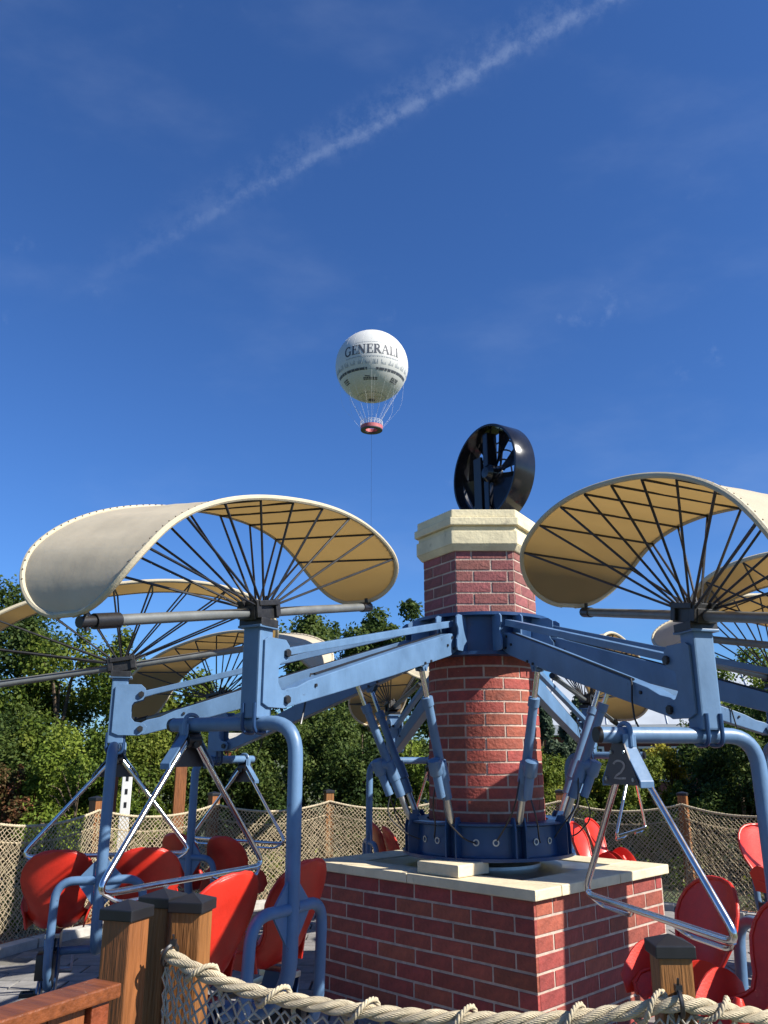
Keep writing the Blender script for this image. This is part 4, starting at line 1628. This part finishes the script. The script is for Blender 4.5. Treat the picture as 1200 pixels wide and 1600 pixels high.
# faint gore seams
q = MB()
for lo in range(0, 360, 15):
    for k in range(22):
        la = -80 + k * 7.3
        V = [sph(lo, la, BRD * 1.001), sph(lo, la + 7.3, BRD * 1.001)]
        q.tube(V, 0.014, 4, caps=False)
q.build('gore_seam', M['white'], ENV, smooth=0)
# basket: ring-shaped platform
bk_z = -20.6
q = MB().lathe([(1.9, bk_z), (3.2, bk_z), (3.25, bk_z + 0.25), (1.85, bk_z + 0.25)], 28, closed=True)
bask = q.build('basket', M['print'], bl, smooth=20, loc=(0, 0, bc.z))
MB().lathe([(2.7, bk_z + 0.26), (3.22, bk_z + 0.26), (3.28, bk_z + 1.3), (3.20, bk_z + 1.3), (3.1, bk_z + 0.4), (2.7, bk_z + 0.4)], 28, closed=True).build('side_panel', M['basket_red'], bask)
MB().lathe([(1.7, bk_z + 0.26), (1.9, bk_z + 0.26), (1.9, bk_z + 1.3), (1.7, bk_z + 1.3)], 28, closed=True).build('inner_panel', M['basket_red'], bask)
q = MB()
for zz in (1.75, 2.2, 2.7):
    q.tube([(3.25 * math.cos(2 * PI * k / 28), 3.25 * math.sin(2 * PI * k / 28), bk_z + zz) for k in range(28)], 0.05, 5, closed=True)
for k in range(24):
    a = 2 * PI * k / 24
    q.cyl((3.25 * math.cos(a), 3.25 * math.sin(a), bk_z + 1.3), (3.25 * math.cos(a), 3.25 * math.sin(a), bk_z + 2.7), 0.05, n=5)
q.build('railing', M['white'], bask)
q = MB()
for k in range(16):
    a = 2 * PI * k / 16 + 0.1
    top_ = sph(math.degrees(a), -18, BRD * 1.01)
    q.cyl(top_, (3.1 * math.cos(FRONT + a) * 0.8, 3.1 * math.sin(FRONT + a) * 0.8, bk_z + 2.7), 0.022, n=5)
q.build('suspension_line', M['white'], bl, loc=(0, 0, bc.z))
q = MB()
for k in range(8):
    a = 2 * PI * k / 8
    p0 = sph(math.degrees(a), -30, BRD * 1.01)
    p1 = Vector((3.2 * math.cos(FRONT + a), 3.2 * math.sin(FRONT + a), bk_z + 0.6))
    mid_ = p0.lerp(p1, 0.55) + Vector((math.cos(FRONT + a), math.sin(FRONT + a), 0)) * 2.2
    q.tube(smooth_pts([p0, p0.lerp(mid_, 0.6) + Vector((math.cos(FRONT + a), math.sin(FRONT + a), 0)) * 0.3, mid_, mid_.lerp(p1, 0.6), p1], 4), 0.016, 4)
q.build('slack_line', M['white'], bl, loc=(0, 0, bc.z))
MB().cyl((0, 0, bc.z + bk_z + 1.6), (0, 0, 0.0), 0.028, n=6).build('tether_cable', M['darkmetal'], bl)

# ------------------------------------------------------------------ trees and shrubs
def leaf_mesh(name, blobs, count, size, material, seed, shell=0.55, flat=0.0):
    """leaf-sized kite faces spread through a set of ellipsoid clumps"""
    g = np.random.default_rng(seed)
    B = np.array(blobs, dtype=float)           # cx, cy, cz, rx, ry, rz
    wgt = B[:, 3] * B[:, 4] + B[:, 3] * B[:, 5]
    wgt = wgt / wgt.sum()
    k = g.choice(len(B), size=count, p=wgt)
    d = g.normal(size=(count, 3))
    d /= np.linalg.norm(d, axis=1)[:, None]
    rad = shell + (1 - shell) * g.random(count) ** 0.7
    rad *= 1 + 0.16 * g.normal(size=count)
    pos = B[k, :3] + d * B[k, 3:] * rad[:, None]
    nrm_ = d * 0.6 + g.normal(size=(count, 3)) * 0.55 + np.array([0, 0, 0.35])
    nrm_ /= np.linalg.norm(nrm_, axis=1)[:, None]
    ref = g.normal(size=(count, 3))
    u = np.cross(nrm_, ref)
    u /= np.linalg.norm(u, axis=1)[:, None]
    w = np.cross(nrm_, u)
    ln = size * (0.6 + 0.8 * g.random(count))
    L_ = ln[:, None]
    v0 = pos - u * L_ * 0.5
    v1 = pos + w * L_ * 0.30 - nrm_ * L_ * 0.06
    v2 = pos + u * L_ * 0.5 - nrm_ * L_ * 0.14
    v3 = pos - w * L_ * 0.30 - nrm_ * L_ * 0.06
    V = np.stack([v0, v1, v2, v3], axis=1).reshape(-1, 3)
    me = bpy.data.meshes.new(name)
    me.vertices.add(count * 4)
    me.vertices.foreach_set('co', V.astype(np.float32).ravel())
    me.loops.add(count * 4)
    me.loops.foreach_set('vertex_index', np.arange(count * 4, dtype=np.int32))
    me.polygons.add(count)
    me.polygons.foreach_set('loop_start', np.arange(0, count * 4, 4, dtype=np.int32))
    me.polygons.foreach_set('loop_total', np.full(count, 4, dtype=np.int32))
    me.update(calc_edges=True)
    bt = g.random(len(B))
    tone = np.clip(0.5 + (bt[k] - 0.5) * 0.75 + 0.20 * g.normal(size=count), 0, 1)
    at = me.attributes.new('tone', 'FLOAT', 'FACE')
    at.data.foreach_set('value', tone.astype(np.float32))
    me.materials.append(material)
    return me


def make_tree(name, lab, x, y, h, rx, ry, crown_bottom, m, seed, leaves=9000, size=0.10, nblob=26, cat='tree', group=None, top=0.7, shell=0.5, trunk_r=0.09, spire=False):
    rr = random.Random(seed)
    t = thing(name, lab, cat, (x, y, 0), rr.uniform(0, 6), group)
    cz_ = (h + crown_bottom) / 2
    rz_ = (h - crown_bottom) / 2
    blobs = []
    tips = []
    for k in range(nblob):
        while True:
            p = Vector((rr.uniform(-1, 1), rr.uniform(-1, 1), rr.uniform(-1, 1)))
            if p.length < 1:
                break
        p = p.normalized() * (p.length ** 0.45)
        sc_ = 1.0
        if spire:
            sc_ = max(0.12, 0.95 - 0.85 * (p.z * 0.5 + 0.5))
        br = rr.uniform(0.20, 0.36) * (0.75 if spire else 1.0)
        c = (p.x * rx * 0.82 * sc_, p.y * ry * 0.82 * sc_, cz_ + p.z * rz_ * 0.82)
        blobs.append((*c, br * rx * (0.6 + 0.4 * sc_), br * ry * (0.6 + 0.4 * sc_), br * min(rz_, rx * 1.3) * 0.85))
        tips.append(Vector(c))
    # ragged twigs on the outline
    for k in range(nblob):
        c = rr.choice(tips)
        o = Vector((c.x, c.y, (c.z - cz_) * 0.8))
        if o.length < 1e-3:
            continue
        e = c + o.normalized() * rr.uniform(0.12, 0.34) * rx
        s_ = rr.uniform(0.05, 0.11) * rx
        blobs.append((e.x, e.y, min(e.z, h + 0.15), s_, s_, s_ * 1.5))
    me = leaf_mesh('crown', blobs, leaves, size, m, seed, shell)
    link('crown', me, t)
    tr = MB()
    lean = Vector((rr.uniform(-0.1, 0.1), rr.uniform(-0.1, 0.1), 0)) * h * 0.5
    fork = Vector((lean.x, lean.y, crown_bottom + 0.25 * (h - crown_bottom)))
    tr.tube([(0, 0, 0), fork * 0.5 + Vector((0.03, -0.02, 0)), fork, Vector((lean.x * 1.3, lean.y * 1.3, h * 0.78))], [trunk_r * 1.25, trunk_r, trunk_r * 0.8, 0.012], 10)
    trunk = tr.build('trunk', M['bark'], t)
    for k in range(min(9, len(tips))):
        c = tips[k]
        s0 = Vector((lean.x * 0.8, lean.y * 0.8, max(0.1, min(c.z * 0.6, h * 0.6))))
        mid_ = s0.lerp(c, 0.5) + Vector((0, 0, 0.08 * h))
        MB().tube([s0, mid_, c], [trunk_r * 0.5, trunk_r * 0.32, 0.01], 7).build('limb', M['bark'], trunk)
    return t


# far to near; position from the ride: a belt of trees and a belt of shrubs beyond the fence
TREES = [
    ('broadleaf_tree', 'tall dark broadleaf tree at the left picture edge', -7.7, 15.3, 5.3, 1.9, 1.9, 0.8, 'leaf_dark', 15000, 0.13, 30),
    ('broadleaf_tree', 'mid green tree below the far left canopy', -5.6, 15.0, 4.05, 1.6, 1.6, 0.5, 'leaf_mid', 13000, 0.12, 28),
    ('broadleaf_tree', 'bright green tree standing left of the front gondola column', -4.15, 15.5, 4.15, 1.15, 1.3, 0.4, 'leaf_mid', 9000, 0.12, 22),
    ('broadleaf_tree', 'small green tree behind the left front control bar', -3.0, 16.0, 3.2, 1.4, 1.3, 0.3, 'leaf_mid', 10000, 0.12, 22),
    ('broadleaf_tree', 'airy dark tree just right of the left front wing hub', -1.6, 16.2, 5.05, 1.15, 1.2, 0.6, 'leaf_dark', 9000, 0.13, 26),
    ('broadleaf_tree', 'loose dark tree below the right tip of the left canopy', -0.65, 17.0, 5.0, 1.0, 1.1, 0.6, 'leaf_dark', 7500, 0.13, 22),
    ('broadleaf_tree', 'tall airy tree peeking out just left of the brick pillar', 0.30, 17.6, 5.65, 0.9, 1.0, 0.6, 'leaf_dark', 6500, 0.13, 24),
    ('broadleaf_tree', 'dark tree mostly hidden behind the brick pillar', 1.7, 18.5, 5.1, 1.3, 1.3, 0.5, 'leaf_dark', 8000, 0.14, 22),
    ('conifer_tree', 'grey-green feathery conifer just right of the brick pillar', 3.55, 19.5, 3.75, 0.9, 0.9, 0.2, 'leaf_grey', 8000, 0.13, 26),
    ('conifer_tree', 'smaller grey-green conifer right of its taller twin', 4.75, 20.5, 3.35, 1.0, 1.0, 0.2, 'leaf_grey', 8000, 0.13, 26),
    ('broadleaf_tree', 'dark round tree right of the front right column', 6.75, 15.2, 3.35, 1.5, 1.5, 0.3, 'leaf_dark', 13000, 0.12, 28),
    ('broadleaf_tree', 'light green tree top behind the canopies at right', 7.7, 17.5, 4.15, 1.5, 1.5, 0.5, 'leaf_lime', 10000, 0.13, 26),
    ('broadleaf_tree', 'dark tree at the right picture edge', 8.3, 14.2, 3.5, 1.5, 1.5, 0.3, 'leaf_dark', 11000, 0.12, 26),
]
for k, (nm, lab, x, y, h, rx, ry, cbm, mm, lv, sz, nb) in enumerate(TREES):
    make_tree(nm, lab, x, y, h, rx, ry, cbm, M[mm], 100 + k, int(lv * 3.0), sz * 0.60, nb, group='trees beyond the fence', spire=(nm == 'conifer_tree'))
SHRUBS = [
    ('lime green shrub in the sun behind the far left net', -4.55, 12.9, 2.35, 0.95, 'leaf_lime'),
    ('low rusty red shrub at the left picture edge', -5.75, 12.6, 1.75, 0.75, 'leaf_red'),
    ('dark green shrub above the rusty red one at left', -6.5, 14.0, 2.75, 1.3, 'leaf_dark'),
    ('green shrub behind the white metal post', -3.9, 14.2, 2.45, 1.0, 'leaf_mid'),
    ('dark hedge shrub behind the orange timber post', -2.7, 14.8, 2.45, 1.1, 'leaf_dark'),
    ('dark hedge shrub left of the lone fence post', -1.45, 14.4, 2.65, 1.15, 'leaf_dark'),
    ('tall dense hedge shrub behind the lone fence post', -0.35, 14.5, 2.85, 1.1, 'leaf_dark'),
    ('yellow-green shrub between the actuators left of the pillar', 0.55, 14.3, 2.3, 0.75, 'leaf_lime'),
    ('dense green shrub directly behind the brick pillar', 1.6, 14.6, 2.8, 1.1, 'leaf_mid'),
    ('green shrub just right of the pillar foot', 2.95, 15.4, 1.9, 0.8, 'leaf_mid'),
    ('golden yellow shrub right of the pillar', 3.75, 16.8, 2.15, 0.65, 'leaf_gold'),
    ('green shrub behind the number plate', 4.45, 15.6, 2.15, 0.85, 'leaf_mid'),
    ('golden tipped shrub in front of the low building', 5.45, 16.6, 2.2, 0.62, 'leaf_gold'),
    ('dark shrub right of the right fence post', 5.75, 13.7, 2.35, 1.05, 'leaf_dark'),
    ('dense dark shrub behind the right hanger tube', 6.9, 13.0, 2.6, 1.2, 'leaf_dark'),
    ('green shrub low behind the right net', 4.75, 14.2, 1.45, 0.75, 'leaf_mid'),
]
for k, (lab, x, y, h, r_, mm) in enumerate(SHRUBS):
    make_tree('shrub', lab, x, y, h, r_, r_, 0.05, M[mm], 300 + k, int(26000 * max(0.7, r_)), 0.055, 30, cat='shrub', group='shrubs beyond the fence', trunk_r=0.028)

# a far belt of woodland closing the horizon
g = np.random.default_rng(11)
blobs = []
for k in range(150):
    a = R(15 + 150 * g.random())
    d = 42 + 25 * g.random()
    h = 2.2 + 2.0 * g.random()
    blobs.append((d * math.cos(a) * 1.1, d * math.sin(a), h * 0.5, 2.6, 2.6, h * 0.55))
fw = stuff(link('far_wood', leaf_mesh('far_wood', blobs, 26000, 0.55, M['leaf_dark'], 5, 0.5)))
tag(fw, 'low dark belt of far woodland on the horizon', 'woodland')
# ground cover under the shrubs
blobs = []
for k in range(110):
    a = R(5 + 175 * g.random())
    d = 5.75 + 3.2 * g.random()
    blobs.append((AX + d * math.cos(a), AY + d * math.sin(a), 0.12 + 0.15 * g.random(), 0.35, 0.35, 0.28))
gc = stuff(link('ground_cover', leaf_mesh('ground_cover', blobs, 26000, 0.07, M['leaf_mid'], 6, 0.3)))
tag(gc, 'low leafy ground cover between fence and shrubs', 'ground cover')
